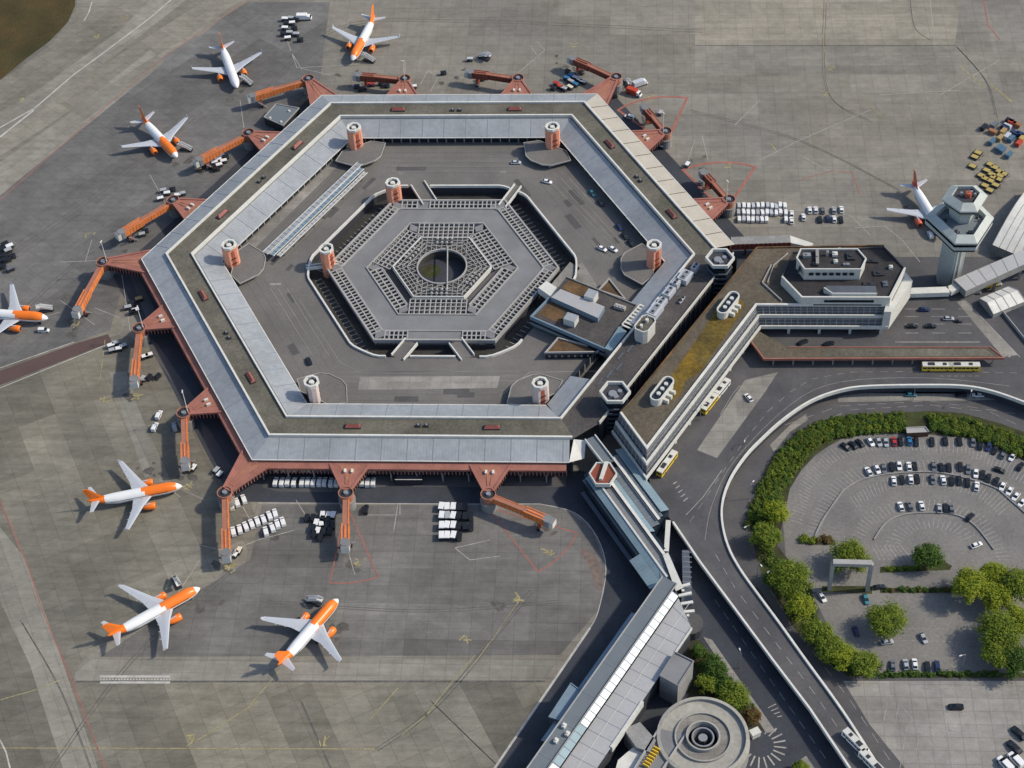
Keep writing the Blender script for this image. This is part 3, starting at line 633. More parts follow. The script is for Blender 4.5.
# red gate corridor hung outside the wall, with a row of narrow windows
for sd_ in ['S', 'SW', 'NW', 'N', 'NE']:
    ap, zt, zb = 110.6, 7.2, 4.9
    lo, hi = -ap*T30, ap*T30
    if sd_ == 'S': hi = 54
    if sd_ == 'NE': lo = -50
    if sd_ in ('N', 'NE', 'NW'): ap = 107.6; zt = 7.6
    mb = MB()
    q(mb, [(*F(sd_, 106.6, lo), 8.9), (*F(sd_, ap, lo), zt+.6), (*F(sd_, ap, hi), zt+.6), (*F(sd_, 106.6, hi), 8.9)], 0)
    q(mb, [(*F(sd_, ap, lo), zt+.6), (*F(sd_, ap, lo), zt-.3), (*F(sd_, ap, hi), zt-.3), (*F(sd_, ap, hi), zt+.6)], 0)
    q(mb, [(*F(sd_, ap-.1, lo), zt-.3), (*F(sd_, ap-.4, lo), zb), (*F(sd_, ap-.4, hi), zb), (*F(sd_, ap-.1, hi), zt-.3)], 1)
    q(mb, [(*F(sd_, ap-.4, lo), zb), (*F(sd_, 104.2, lo), zb), (*F(sd_, 104.2, hi), zb), (*F(sd_, ap-.4, hi), zb)], 1)
    n = int((hi-lo)/1.35)
    for k in range(n+1):
        p = F(sd_, ap-.1, lo+(hi-lo)*k/n); mb.box((p.x, p.y, (zt+zb)/2-.1), (.2, .34, zt-zb+.1), radians(SIDE[sd_]), 0)
    for k in range(int((hi-lo)/9.6)+1):
        p = F(sd_, ap-1, lo+4.8+9.6*k)
        if 4.8+9.6*k < hi-lo: mb.box((p.x, p.y, zb/2), (.5, .5, zb), 0, 2)
    mb.build('gate_corridor', ['redroof', 'glass', 'concrete'], term)
# gate pavilions: red wedges that narrow to the bridge turrets
TURR = []
def pavilion(sd_, t, corner=False):
    mb = MB()
    if not corner:
        tip = F(sd_, 122, t); bl, br = F(sd_, 107.2, t-8.0), F(sd_, 107.2, t+8.0); a = radians(SIDE[sd_])
    else:
        a = corner; tip = Vector((cos(a), sin(a)))*141.3
        ba = Vector((cos(a), sin(a))); nn = Vector((-ba.y, ba.x)); b0 = ba*124.2
        bl, br = b0-nn*7.0-ba*3.4, b0+nn*7.0-ba*3.4
    d = (tip-(bl+br)/2).normalized(); n_ = Vector((-d.y, d.x)); tl, tr = tip-n_*1.7-d*1.5, tip+n_*1.7-d*1.5
    z = 7.9
    mid = (bl+br)/2
    mb.add([(*bl, z+.3), (*tl, z), (*tr, z), (*br, z+.3)], [(0, 1, 2, 3)], 0)
    mi3 = (bl+br)/2+d*1.2; mb.add([(*(mi3-n_*4.2), z+.36), (*(mi3+n_*4.2), z+.36), (*(tip-d*5), z+.12)], [(2, 1, 0)], 4)
    # raised edge strips, paler ridge
    for p, r in ((bl, tl), (br, tr)):
        mb.bar((p.x, p.y, z+.2), (r.x, r.y, z), .8, .8, 0)
        e = (r-p).normalized(); o = Vector((e.y, -e.x)); o = o if o.dot(p-mid) > 0 else -o
        for zz, m_ in ((4.9, 1),):
            mb.add([(*(p-o*.1), z-.3), (*(r-o*.1), z-.3), (*(r-o*.5), zz), (*(p-o*.5), zz)], [(0, 1, 2, 3)], m_)
        L = (r-p).length; k = 0
        while k*1.35 < L:
            c = p+e*(k*1.35)-o*.2; mb.box((c.x, c.y, (z+4.9)/2), (.3, .25, z-4.9), atan2(e.y, e.x), 0); k += 1
    mb.add([(*bl, 4.9), (*tl, 4.9), (*tr, 4.9), (*br, 4.9)], [(3, 2, 1, 0)], 1)
    for s in (-1.2, 1.2):
        p0 = mid+d*3+n_*s; p1 = tip-d*4+n_*s*.45; mb.bar((p0.x, p0.y, z+.25), (p1.x, p1.y, z+.15), .3, .3, 2)
    if not corner:
        for s in (-1, 1): c = mid+d*5+n_*s*1.3; mb.box((c.x, c.y, z+.7), (1.6, .8, .9), a, 3)
    mb.build('gate_pavilion', ['redroof', 'glass', 'bridgeroof', 'parapet', 'bridgeroof'], term)
    TURR.append(tip)
for sd_ in SL:
    for t in (-26, 26): pavilion(sd_, t)
for a in (60, 120, 180, 240): pavilion(None, 0, radians(a))
# skylights and roof hatches
for sd_ in SL:
    for t in (-26, 26):
        p = F(sd_, 93.8, t); mb = MB(); a = radians(SIDE[sd_]+90)
        mb.box((p.x, p.y, Z_F+.25), (6.2, 2.2, .5), a, 1); u = Vector((cos(a), sin(a))); n_ = Vector((-u.y, u.x))
        vs = [(*(p-u*2.9-n_*.95), Z_F+.5), (*(p+u*2.9-n_*.95), Z_F+.5), (*(p+u*2.9+n_*.95), Z_F+.5), (*(p-u*2.9+n_*.95), Z_F+.5), (*(p-u*2.2), Z_F+1.6), (*(p+u*2.2), Z_F+1.6)]
        mb.add(vs, [(0, 1, 5, 4), (2, 3, 4, 5), (1, 2, 5), (3, 0, 4)], 0); mb.build('skylight', ['skyred', 'darksteel'], term)
    for t in (-1.5, 1.6):
        p = F(sd_, 93.2, t); mb = MB(); mb.box((p.x, p.y, Z_F+.35), (1.7, 1.3, .7), radians(SIDE[sd_]+90), 0); mb.cyl(p, .4, .4, Z_F+.7, Z_F+1.2, 8, 1); mb.build('roof_hatch', ['darksteel', 'steel'], term)
# little wedge where the south roof ends
mb = MB(); a, b, c, d_ = F('S', A_OP+.4, 56.5), F('S', A_OE, 55), F('S', A_OE-3, 60.5), F('S', A_OP+.4, 61)
mb.add([(*a, 11.8), (*b, 9.5), (*c, 8.2), (*d_, 11.2)], [(0, 1, 2, 3)]); mb.build('roof_end', 'parapet', term)
# vents on the SE roof
mb = MB()
for (x, y, L, wd, h) in ((643, 293, 0, 0, 0),): pass
VEN = [((655, 313), 7, 4.2, 2.6), ((662, 304), 4, 3, 2.2), ((669, 294), 5.5, 3.4, 2.2), ((676, 286), 3, 2.6, 2.8), ((685, 279), 6, 4.4, 2.6), ((695, 270), 3.5, 2.4, 2.6), ((682, 300), 4, .8, .8)]
for (xy, L, wd, h) in VEN:
    p = G(*xy, 12.6); mb = MB(); mb.box((p.x, p.y, Z_F+h/2+.2), (L, wd, h), radians(60)); mb.box((p.x, p.y, Z_F+h+.3), (L*.8, wd*.5, .35), radians(60), 1)
    for s in (-1, 1): c = p.xy+Vector((cos(radians(60)), sin(radians(60))))*s*L*.25; mb.cyl(c, .5, .5, Z_F+h+.2, Z_F+h+.75, 8, 2)
    mb.build('ventilation_unit', [paint('lightgrey', 0), 'steel', 'darksteel'], term)
mb = MB(); a, b, c = F('SE', 90.5, -22), F('SE', 101, 32), None
for k in range(12):
    p = F('SE', 92+1.2*(k % 3), -28+k*5.2); mb.box((p.x, p.y, Z_F+.1), (4.2, .8, .2), radians(60))
mb.build('roof_duct', 'ledge', term)

# low corner canopies over the courtyard pavement, and stair towers above them
CN = {60: 'upper right', 120: 'upper left', 180: 'left', 240: 'lower left', 300: 'lower right', 0: 'right'}
for a_, nm in CN.items():
    a = radians(a_); u = Vector((cos(a), sin(a))); v = Vector((-u.y, u.x)); c = u*91
    if a_ == 300: pl = [u*80+v*2, u*84-v*9, u*80-v*14, u*72-v*5, u*72+v*3]
    pl = [u*86.5+v*7, u*82+v*12, u*75+v*6.5, u*73.5+v*3, u*73.5-v*3, u*75-v*6.5, u*82-v*12, u*86.5-v*7]
    mb = MB(); mb.prism(pl, 6.5, 7.0, 1, 0); mb.wall(pl, .28, 7.0, 7.25, 1, closed=True)
    for s in (-5, 0, 5): p = u*76+v*s; mb.cyl(p, .3, .3, DZ, 6.5, 8, 1)
    tag(mb.build('corner_canopy', ['court', 'lattice']), 'low dark flat canopy projecting at the foot of the %s courtyard stair tower' % nm, 'canopy')
def stair_tower(c, z0, z1, face, label, pale=False, r=2.75):
    th = thing('stair_tower', (c.x, c.y, z0), face, label, 'stair tower'); H = z1-z0; mb = MB()
    # two lobes, an octagon in front and one behind, joined by a glazed slot
    for s, m_ in ((-1, 0), (1, 0)):
        mb.cyl((0, s*1.05), r*.84, r*.84, 0, H-1.2, 8, m_, ph=pi/8)
    mb.build('shaft', ['salmonpale' if pale else 'salmon'], th, local=True)
    mb = MB()
    for s in (-1, 1):
        mb.box((s*r*.77, 0, H/2-1), (.4, 1.3, H-3.5), 0)
        for k in range(int((H-4)/2.6)): mb.box((s*r*.79, 0, 1.6+k*2.6), (.5, 2.1, .4), 0, 1)
    mb.build('glazed_slot', ['salmonred', 'glass'], th, local=True)
    mb = MB(); n = 8; ph = pi/8; ro, ri = r*1.12, r*.82; a = [2*pi*i/n+ph for i in range(n)]
    vs = []
    for rr, z in ((r*.9, H-1.7), (ro, H-1.1), (ro, H), (ri, H), (ri, H-1.1)): vs += [(rr*cos(t), rr*sin(t)*1.06, z) for t in a]
    fs = [(j*n+i, j*n+(i+1) % n, (j+1)*n+(i+1) % n, (j+1)*n+i) for j in range(4) for i in range(n)]; mb.add(vs, fs)
    mb.build('crown', 'parapet', th, local=True)
    mb = MB(); mb.cyl((0, 0), ri, ri, H-1.3, H-1.1, 8, 0, ph=ph); mb.cyl((0, 0), 1.15, 1.0, H-1.1, H-.3, 10, 1); mb.build('roof_dome', ['shadewall', 'parapet'], th, local=True)
    return th
for a_, nm in CN.items():
    a = radians(a_); c = Vector((cos(a), sin(a)))*86.8
    stair_tower(c, 4.5, 18 if a_ in (0, 60, 120, 180) else 17.2, radians(-50 if a_ in (120, 180, 0) else 20 if a_ == 240 else -60),
                ('pale' if a_ in (240, 300) else 'salmon pink')+' stair tower with white crown at the %s corner of the courtyard' % nm, pale=a_ in (240, 300))
stair_tower(Vector((-23.6, 42.6)), 0, 14.4, radians(-60), 'tall salmon stair tower standing in the trench at the upper left of the parking deck')
stair_tower(Vector((-47.2, 1.6)), 0, 14.4, radians(-30), 'tall salmon stair tower standing in the trench at the left tip of the parking deck')

# ================================================================== CENTRAL PARKING DECK
deck = thing('parking_deck', (0, 0, 0), 0, 'hexagonal grey parking deck with pergola grids and round light well in the courtyard', 'parking deck')
def hexlike(ap, chop): return [Vector((hexr_(t, ap, chop)*cos(t), hexr_(t, ap, chop)*sin(t))) for t in [2*pi*i/72 for i in range(72)]]
def hexr_(t, ap, chop): return min(ap/cos((t % (pi/3))-pi/6), chop)
mb = MB()
def ringslab(a0, a1, z, th_, mi=0, side_mi=1):
    for i in range(6):
        s = list(SIDE)[i]
        q(mb, [(*F(s, a0, -a0*T30), z), (*F(s, a1, -a1*T30), z), (*F(s, a1, a1*T30), z), (*F(s, a0, a0*T30), z)], mi)
        q(mb, [(*F(s, a1, -a1*T30), z), (*F(s, a1, -a1*T30), z-th_), (*F(s, a1, a1*T30), z-th_), (*F(s, a1, a1*T30), z)], side_mi)
        q(mb, [(*F(s, a0, a0*T30), z), (*F(s, a0, a0*T30), z-th_), (*F(s, a0, -a0*T30), z-th_), (*F(s, a0, -a0*T30), z)], side_mi)
ringslab(27.3, 36.2, DZ, .8)
mb.build('roadway', ['roofgrey', 'concrete'], deck)
mb = MB(); ringslab(0.01, 41.5, .9, .8); mb.build('lower_floor', ['asphalt_dark', 'shadewall'], deck)
mb = MB(); ringslab(36.3, 41.6, 2.2, 2.2, 0, 1); mb.build('outer_bay_floor', ['asphalt_dark', 'shadewall'], deck)
mb = MB(); ringslab(17.9, 27.2, 2.9, 2.0, 0, 1); mb.build('inner_bay_floor', ['asphalt', 'shadewall'], deck)
mb = MB(); mb.wall(hexpts(41.5), .7, 3.4, DZ+.7, closed=True); mb.build('outer_edge', 'lattice', deck)
mb = MB(); mb.wall(hexpts(27.1), .45, 2.8, DZ+.5, closed=True); mb.build('inner_edge', 'lattice', deck)
for s_ in ('SW', 'SE'): mb = MB(); mb.wall([F(s_, 21.6, -12.4), F(s_, 21.6, 12.4)], .45, 2.8, DZ+.5); mb.build('inner_edge', 'lattice', deck)
mb = MB(); mb.wall(hexpts(36.3), .4, 2.2, DZ+.5, closed=True); mb.build('inner_edge', 'lattice', deck)
def lattice(s, a0, a1, lo, hi, na, step, z, wd=.45):
    mb = MB()
    for k in range(na+1):
        ap = a0+(a1-a0)*k/na; p0, p1 = F(s, ap, lo), F(s, ap, hi); mb.bar((p0.x, p0.y, z), (p1.x, p1.y, z), wd, .5)
    n = max(1, round((hi-lo)/step))
    for k in range(n+1):
        t = lo+(hi-lo)*k/n; p0, p1 = F(s, a0, t), F(s, a1, t); mb.bar((p0.x, p0.y, z+.02), (p1.x, p1.y, z+.02), wd, .5)
    mb.build('pergola', 'lattice', deck)
for s in SIDE:
    if s == 'S':
        lattice(s, 36.6, 41.2, -20, -11, 2, 1.9, DZ+.2); lattice(s, 36.6, 41.2, 11, 20, 2, 1.9, DZ+.2)
    elif s == 'N':
        lattice(s, 36.6, 41.2, -20, 8, 2, 1.9, DZ+.2); lattice(s, 36.6, 41.2, 13.5, 20, 2, 1.9, DZ+.2)
    else: lattice(s, 36.6, 41.2, -20.5, 20.5, 2, 1.9, DZ+.2)
    if s in ('SW', 'SE'): lattice(s, 22, 26.9, -12.6, 12.6, 2, 2.1, DZ+.1, .5)
    else: lattice(s, 18.4, 26.9, -11.5, 11.5, 4, 2.1, DZ+.1, .42)
    # solid corner pads between the pergola bays
for i in range(6):
    a = pi/3*i; u = Vector((cos(a), sin(a))); v = Vector((-u.y, u.x))
    mb = MB(); mb.prism([u*47.6, u*41.8+v*3.4, u*41+v*1.0, u*41-v*1.0, u*41.8-v*3.4], 2.2, DZ+.35); mb.build('corner_pad', 'roofgrey', deck); mb = MB(); mb.prism([u*31, u*27.5+v*2, u*25.2, u*27.5-v*2], 2.2, DZ+.3)
    mb.build('corner_pad', 'roofgrey', deck)
# ramp landing filling the south bay, bridges across the trench
mb = MB(); mb.prism([F('S', 36.4, -11), F('S', 41.4, -11), F('S', 41.4, 11), F('S', 36.4, 11)], 2.2, DZ+.02); mb.build('landing', 'roofgrey', deck)
mb = MB(); mb.prism([F('N', 36.4, 8), F('N', 41.4, 8), F('N', 41.4, 13.5), F('N', 36.4, 13.5)], 2.2, DZ+.02); mb.build('landing', 'roofgrey', deck)
def ramp(p0, p1, wd, name='ramp', z=DZ+.01):
    mb = MB(); a, b = Vector(p0), Vector(p1); mb.bar((a.x, a.y, z-.4), (b.x, b.y, z-.4), wd, .8, 0, 0)
    d = (b-a).normalized(); n_ = Vector((-d.y, d.x))*(wd/2)
    for s in (-1, 1): mb.wall([a+n_*s, b+n_*s], .45, z-.6, z+.9, 1)
    mb.build(name, ['court', 'parapet'], deck)
ramp(G(411.5, 341.5, DZ).xy, G(397.5, 358, DZ).xy, 5.6); ramp(G(455.5, 341.5, DZ).xy, G(468, 358, DZ).xy, 5.6)
ramp(G(430, 203, DZ).xy, G(418, 184, DZ).xy, 6.2); ramp(G(502, 207, DZ).xy, G(518, 186, DZ).xy, 3.2, 'footbridge'); ramp(G(306, 268, DZ).xy, G(338, 264, DZ).xy, 1.6, 'footbridge')
# inner hexagon with a finer grid, skylight domes and the round well
mb = MB()
for i in range(6):
    s = list(SIDE)[i]; n = 12
    for k in range(n):
        t0, t1 = -17.6*T30+2*17.6*T30*k/n, -17.6*T30+2*17.6*T30*(k+1)/n
        a = F(s, 17.6, t0); b = F(s, 17.6, t1); ca, cb = a.normalized()*10.2, b.normalized()*10.2
        mb.add([(*ca, DZ+.6), (*a, DZ+.6), (*b, DZ+.6), (*cb, DZ+.6), (*ca, 0), (*cb, 0), (*a, .9), (*b, .9)], [(0, 1, 2, 3), (4, 0, 3, 5)], 0); mb.add([(*a, DZ+.6), (*a, .9), (*b, .9), (*b, DZ+.6)], [(0, 1, 2, 3)], 1)
mb.build('inner_hexagon_roof', ['pit', 'shadewall'], deck)
mb = MB()
for s in SIDE:
    for k in range(-9, 10):
        t = k*1.05; a0 = max(11.4, sqrt(max(0, 11.6**2-t*t)))
        if abs(t) < 17*T30: 
            p0, p1 = F(s, sqrt(max(1, 10.5**2-t*t)) if abs(t) < 11 else 11.4, t), F(s, 17.3, t); mb.bar((p0.x, p0.y, DZ+.8), (p1.x, p1.y, DZ+.8), .22, .25) if k % 2 else None
    for ap in (12.6, 14.2, 15.8): 
        p0, p1 = F(s, ap, -ap*T30), F(s, ap, ap*T30); mb.bar((p0.x, p0.y, DZ+.82), (p1.x, p1.y, DZ+.82), .25, .3)
mb.build('inner_pergola', 'lattice', deck)
mb = MB(); mb.wall(hexpts(17.6), .4, 3.2, DZ+1.1, closed=True); mb.build('inner_hexagon_parapet', 'parapet', deck)
for s in ('N', 'S', 'NW', 'SE'):
    for k in range(4):
        for r_ in range(2):
            p = F(s, 14.0+2.2*r_, (k-1.5)*2.0); mb = MB(); mb.box((p.x, p.y, DZ+1.3), (.95, .95, .8), radians(SIDE[s])); mb.cyl(p, .5, .2, DZ+1.7, DZ+1.95, 6); mb.build('dome_light', 'lattice', deck)
mb = MB(); mb.wall([Vector((10.2*cos(2*pi*i/48), 10.2*sin(2*pi*i/48))) for i in range(48)], .55, DZ+.3, DZ+1.3, closed=True); mb.build('well_rim', 'lattice', deck)
mb = MB(); mb.poly([Vector((11.2*cos(2*pi*i/48), 11.2*sin(2*pi*i/48))) for i in range(48)], .95); mb.build('well_floor', 'shadewall', deck)
mb = MB(); mb.tube((1.5, 11.5, DZ+1.4), (3, -11, DZ+1.6), .28); mb.tube((3, -11, DZ+1.4), (3, -15, DZ+1.5), .28); mb.build('well_beam', 'lattice', deck)
mb = MB(); mb.poly([Vector((4*cos(2*pi*i/20)-5, 4*sin(2*pi*i/20)+2)) for i in range(20)], .97); mb.build('well_planting', 'hedgegrass', deck)
# ribs of the trench floor
mb = MB()
for s in ('SW', 'SE', 'NW', 'NE'):
    for k in range(-9, 10):
        p0, p1 = F(s, 44.5, k*2.6), F(s, 47.5, k*2.6); mb.bar((p0.x, p0.y, .15), (p1.x, p1.y, .15), .35, .3)
tag(mb.build('trench_grating', 'concrete'), kind='structure')

# ================================================================== BOARDING BRIDGES
ENDS = {}
BR = [((346.5, 494), (345, 546)), ((487, 494), (551, 521)), ((183, 413), (185, 464)), ((136, 329), (134, 382)), ((171, 205), (119, 234)), ((246, 135), (197, 161)), ((404, 80), (356, 75)), ((518, 77), (468, 72)), ((666, 132), (644, 107)), ((725, 200), (703, 172)),
      ((617, 77), (571, 58)), ((309, 80), (250, 97)), ((101, 264), (76, 312)), ((224.6, 493), (226, 556))]
BLAB = ['orange boarding bridge pointing straight down inside a red painted sector below the lower facade', 'orange boarding bridge slanting right at the right end of the lower facade', 'orange boarding bridge right above the plane nearest the left facade', 'orange boarding bridge pointing down beside the red road on the left',
        'bright orange boarding bridge nearest the left corner on the upper left facade', 'orange boarding bridge beside the parked plane and trolleys on the upper left facade', 'boarding bridge coloured shade-dark red near the nose of the topmost plane', 'boarding bridge coloured shade-dark red in the middle of the top facade',
        'short bridge coloured shade-dark red in the upper of the two red sectors on the upper right facade', 'short bridge coloured shade-dark red in the lower red sector beside the rows of vans', 'boarding bridge coloured shade-dark red at the upper right corner beside parked equipment', 'orange boarding bridge at the upper left corner above the grey box building', 'orange boarding bridge at the far left corner of the terminal', 'long orange boarding bridge at the lower left corner beside slanted white vans']
for i, (a, b) in enumerate(BR):
    # turret sits at the regular tip that belongs to it
    t0 = G(*a, 7.5).xy; tip = min(TURR, key=lambda p: (p-t0).length); e = G(*b, 6.5).xy; d = e-tip; L = d.length; rz = atan2(d.y, d.x)
    br = thing('boarding_bridge', (tip.x, tip.y, 0), rz, BLAB[i], 'boarding bridge')
    mb = MB(); mb.cyl((0, 0), 3.0, 3.0, 0.0, 4.4, 18); mb.cyl((0, 0), 3.2, 3.2, 4.4, 4.7, 18); mb.build('turret_base', 'concrete', br, local=True)
    mb = MB(); mb.cyl((0, 0), 2.5, 2.5, 4.6, 7.4, 16, 0); mb.cyl((0, 0), 2.9, 2.6, 7.4, 7.8, 16, 0, top=1); mb.cyl((0, 0), 1.0, .9, 7.8, 8.5, 8, 2)
    mb.wall([(2.7*cos(2*pi*k/16), 2.7*sin(2*pi*k/16)) for k in range(16)], .3, 7.8, 8.3, 0, closed=True); mb.build('rotunda', ['bridgeroof', 'darksteel', 'steel'], br, local=True)
    m1 = 2.2+(L-2.2)*.55; OR = 'bridgeshade_pavred' if 6 <= i <= 10 else 'orange'  # top and upper right bridges take the shaded copy of the orange
    mb = MB(); mb.bar((2.2, 0, 6.3), (m1+1, 0, 6.1), 2.3, 2.5, 0, 1)
    for k in range(int((m1-2)/1.6)): 
        for s in (-1, 1): mb.box((2.8+k*1.6, s*1.17, 6.2), (.18, .1, 2.4), 0, 1)
    for s in (-1, 1): mb.bar((2.2, s*.95, 7.62), (m1+1, s*.95, 7.42), .25, .2, 0 if s > 0 else 1)
    mb.build('tunnel', [OR, 'bridgeroof'], br, local=True)
    mb = MB(); mb.bar((m1, 0, 6.15), (L-2.4, 0, 5.7), 2.9, 2.9, 0, 1)
    for s in (-1, 1):
        mb.bar((m1, s*1.25, 7.7), (L-2.4, s*1.25, 7.25), .3, .25, 0)
        for k in range(int((L-3-m1)/1.6)): mb.box((m1+.6+k*1.6, s*1.47, 5.95), (.2, .12, 2.5), 0, 1)
    mb.bar((m1+1, 0, 7.75), (L-3, 0, 7.3), .5, .25, 0); mb.build('outer_tunnel', [OR, 'bridgeroof'], br, local=True)
    cab = MB(); cab.cyl((L-1.3, 0), 1.9, 1.9, 4.1, 7.3, 8, 0, top=1, ph=pi/8); cab.box((L+.6, 0, 5.6), (1.6, 3.0, 3.0), 0, 2, 1); cb = cab.build('cab', ['steel', 'roofgrey', 'parapet'], br, local=True)
    lg = MB(); x = L-4.5
    lg.box((x, 0, 3.2), (.9, 2.6, 2.6), 0, 0); lg.bar((x, -1.6, 1.1), (x, 1.6, 1.1), .8, .7, 0)
    lg.build('lift_column', 'salmonred', br, local=True)
    for s in (-1, 1):
        wm = MB(); wm.tube((x, s*1.6-.25, .65), (x, s*1.6+.25, .65), .65, n=12); wm.build('wheel', 'rubber', br, local=True)
    st = MB()
    for k in range(7): st.box((L-3.2-k*.5, 2.4, 3.9-k*.55), (.5, 1.0, .12), 0)
    st.bar((L-3, 1.9, 4.9), (L-6.4, 1.9, 1.1), .06, .06); st.bar((L-3, 2.9, 4.9), (L-6.4, 2.9, 1.1), .06, .06); st.build('stair', 'steel', br, local=True)
    if i in (2, 3, 6, 8, 9, 12):
        ms = MB(); ms.tube((-.5, 1.5, 7.5), (-.5, 1.5, 19), .22, .12); ms.box((-.5, 1.5, 19), (1.6, .4, .3), 0); ms.build('light_mast', 'parapet', br, local=True)
# ================================================================== MAIN BUILDING
def off(pl, d):
    """offset an open polyline to its right by d"""
    t = MB().line(pl, 2*abs(d), 0); n = len(t.v)//2
    return [Vector(t.v[(n+i) if d > 0 else i][:2]) for i in range(n)]
main = thing('main_building', (126, -40, 0), 0, 'large main building with brown mossy flat roof and stepped white balconies', 'building')
V2 = lambda x, y: Vector((x, y))
P0, P1, P2 = V2(83.2, -107.6), V2(126.0, -34.1), V2(177.3, -34.1)
Wst = G(620.8, 412, 18).xy; NW1 = G(633, 399, 18).xy; NW2 = G(757, 247, 18).xy; NE1 = G(884, 245, 18).xy; EE = G(908, 274, 18).xy
roofpoly = [P0, P1, P2, EE, NE1, NW2, NW1, Wst]
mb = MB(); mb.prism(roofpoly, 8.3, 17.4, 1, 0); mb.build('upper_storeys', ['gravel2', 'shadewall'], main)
mb = MB(); mb.poly([G(x, y, 17.43).xy for x, y in [(655, 400), (668, 380), (700, 335), (722, 300), (732, 290), (745, 305), (735, 322), (700, 372), (686, 380), (680, 395), (668, 403)]], 17.43); mb.build('moss_patch', 'moss', main)
mb = MB(); mb.wall([P2, P1, P0, Wst], .8, 17.2, 18.1); mb.build('roof_parapet', 'parapet', main)
mb = MB(); mb.wall([Wst, NW1, NW2, NE1], .6, 17.2, 17.95); mb.build('roof_parapet', 'brownroof', main)
for s in (3.2,):
    pass
front = [Wst, P0, P1, P2]
lv = [(0., 17.2, 13.5, 2.0), (2.0, 13.5, 9.0, 3.6)]
for j, (o_in, zt, zb, o_out) in enumerate(lv):
    ln = off(front, o_in+.02); lo = off(front, o_out)
    mb = MB(); mb.wall(lo, .6, zb-.8, zb+.75, 0); mb.build('balcony_parapet', 'cladding', main)
    mb = MB()
    for k in range(len(ln)-1): mb.add([(*ln[k], zb), (*lo[k], zb), (*lo[k+1], zb), (*ln[k+1], zb)], [(0, 1, 2, 3)], 0); mb.add([(*ln[k], zb-.7), (*lo[k], zb-.7), (*lo[k+1], zb-.7), (*ln[k+1], zb-.7)], [(3, 2, 1, 0)], 0)
    mb.build('balcony_floor', 'lattice', main)
    # slanting glazing with mullions
    mb = MB()
    for k in range(len(ln)-1):
        a, b = ln[k], ln[k+1]; c, d = lo[k].lerp(ln[k], .45), lo[k+1].lerp(ln[k+1], .45)
        mb.add([(*a, zt), (*c, zb), (*d, zb), (*b, zt)], [(0, 1, 2, 3)], 0)
        L = (b-a).length; n = int(L/2.4)
        for i in range(n+1):
            p, r = a.lerp(b, i/n), c.lerp(d, i/n); mb.bar((p.x, p.y, zt), (r.x, r.y, zb+.2), .35, .3, 1)
        for u in (.33, .66):
            p, r = a.lerp(c, u), b.lerp(d, u); z = zt+(zb-zt)*u; mb.bar((p.x, p.y, z), (r.x, r.y, z), .25, .3, 1)
    mb.build('window_band', ['ledge', 'concrete'], main)
lo = off(front, 3.6); mb = MB(); mb.poly([*lo, EE, NE1, NW2, NW1], 8.2); mb.build('soffit', 'concrete', main)
# recessed ground floor and the columns in front of it
ins = off(front, -3.0); mb = MB(); mb.prism([ins[0], ins[1], ins[2], ins[3], EE-V2(4, 0), NE1-V2(2, 2), NW2+V2(1, -2), NW1+V2(2, 0)], 0, 8.25, 0); mb.build('ground_floor', 'glass', main)
ed = off(front, 2.4)
for a, b, st in ((ed[1], ed[2], 9.8), (ed[2], ed[3], 10.4)):
    n = int((b-a).length/st)
    for i in range(1, n+1):
        p = a.lerp(b, i/(n+.2)); mb = MB(); mb.box((p.x, p.y, (DZ+8.25)/2), (1.0, 1.0, 8.25-DZ), atan2((b-a).y, (b-a).x)); mb.build('column', 'cladding', main)
# white east end wall
mb = MB(); e = [off(front, 3.6)[3], V2(187.2, -20.2)]
p2l = off(front, 3.6)[3]
mb.prism([p2l+V2(-2.5, 0), p2l+V2(.3, 0), V2(187.6, -20.4), V2(184.5, -14), V2(181, -16)], 8.1, 17.6); mb.build('end_wall', 'cladding', main)
# upper tier
TA = [V2(136.4, -22.5), V2(143.4, -34.0), V2(176.9, -34.0), V2(184.4, -17.5), V2(177.4, -5.3), V2(141.4, -8.4)]
mb = MB(); mb.prism(TA, 17.4, 20.9, 1, 0); mb.build('tier_storey', ['tierroof', 'cladding'], main)
mb = MB(); mb.wall(TA[0:4], .7, 17.5, 22, 0); mb.build('tier_parapet', 'cladding', main)
mb = MB(); mb.wall([TA[3], TA[4], TA[5], TA[0]], .5, 20.5, 21.6, 0); mb.build('tier_parapet', 'shadewall', main)
mb = MB(); a, b = V2(152, -34.45), V2(171, -34.45); mb.bar((a.x, a.y, 20.0), (b.x, b.y, 20.0), .15, 1.2); a, b = V2(148, -34.45), V2(174, -34.45); mb.bar((a.x, a.y, 18.0), (b.x, b.y, 18.0), .15, .5); mb.build('window_strip', 'glass', main)
mb = MB(); a, b = V2(178.2, -31.9), V2(184.3, -18.4); mb.bar((a.x, a.y, 18.0), (b.x, b.y, 18.0), .4, .55); mb.build('window_strip', 'glass', main)
mb = MB(); mb.prism([V2(152, -31), V2(156, -33), V2(172, -33), V2(172, -28.5), V2(153, -28.5)], 20.9, 22.6, 1, 0); mb.wall([V2(152, -30), V2(155, -33.2), V2(172, -33.2)], .4, 21, 23.2, 1); mb.build('tier_step', ['ledge', 'cladding'], main)
PB = [V2(142.1, -17), V2(144.8, -23.4), V2(166.3, -23.4), V2(168.8, -17.5), V2(166, -12), V2(144, -12)]
mb = MB(); mb.prism(PB, 20.9, 26, 1, 0); mb.wall(PB, .5, 25.6, 26.8, 1, closed=True); mb.build('penthouse', ['tierroof', 'cladding'], main)
mb = MB()
for k in range(7):
    for hh in range(1): a = 146.5+k*2.6; mb.box((a+.9, -23.75, 24.2), (1.7, .2, 1.3), 0)
mb.box((143.2, -20.3, 23.8), (.5, 5.2, 2.6), radians(-22)); mb.build('penthouse_window', 'glass', main)
random.seed(3)
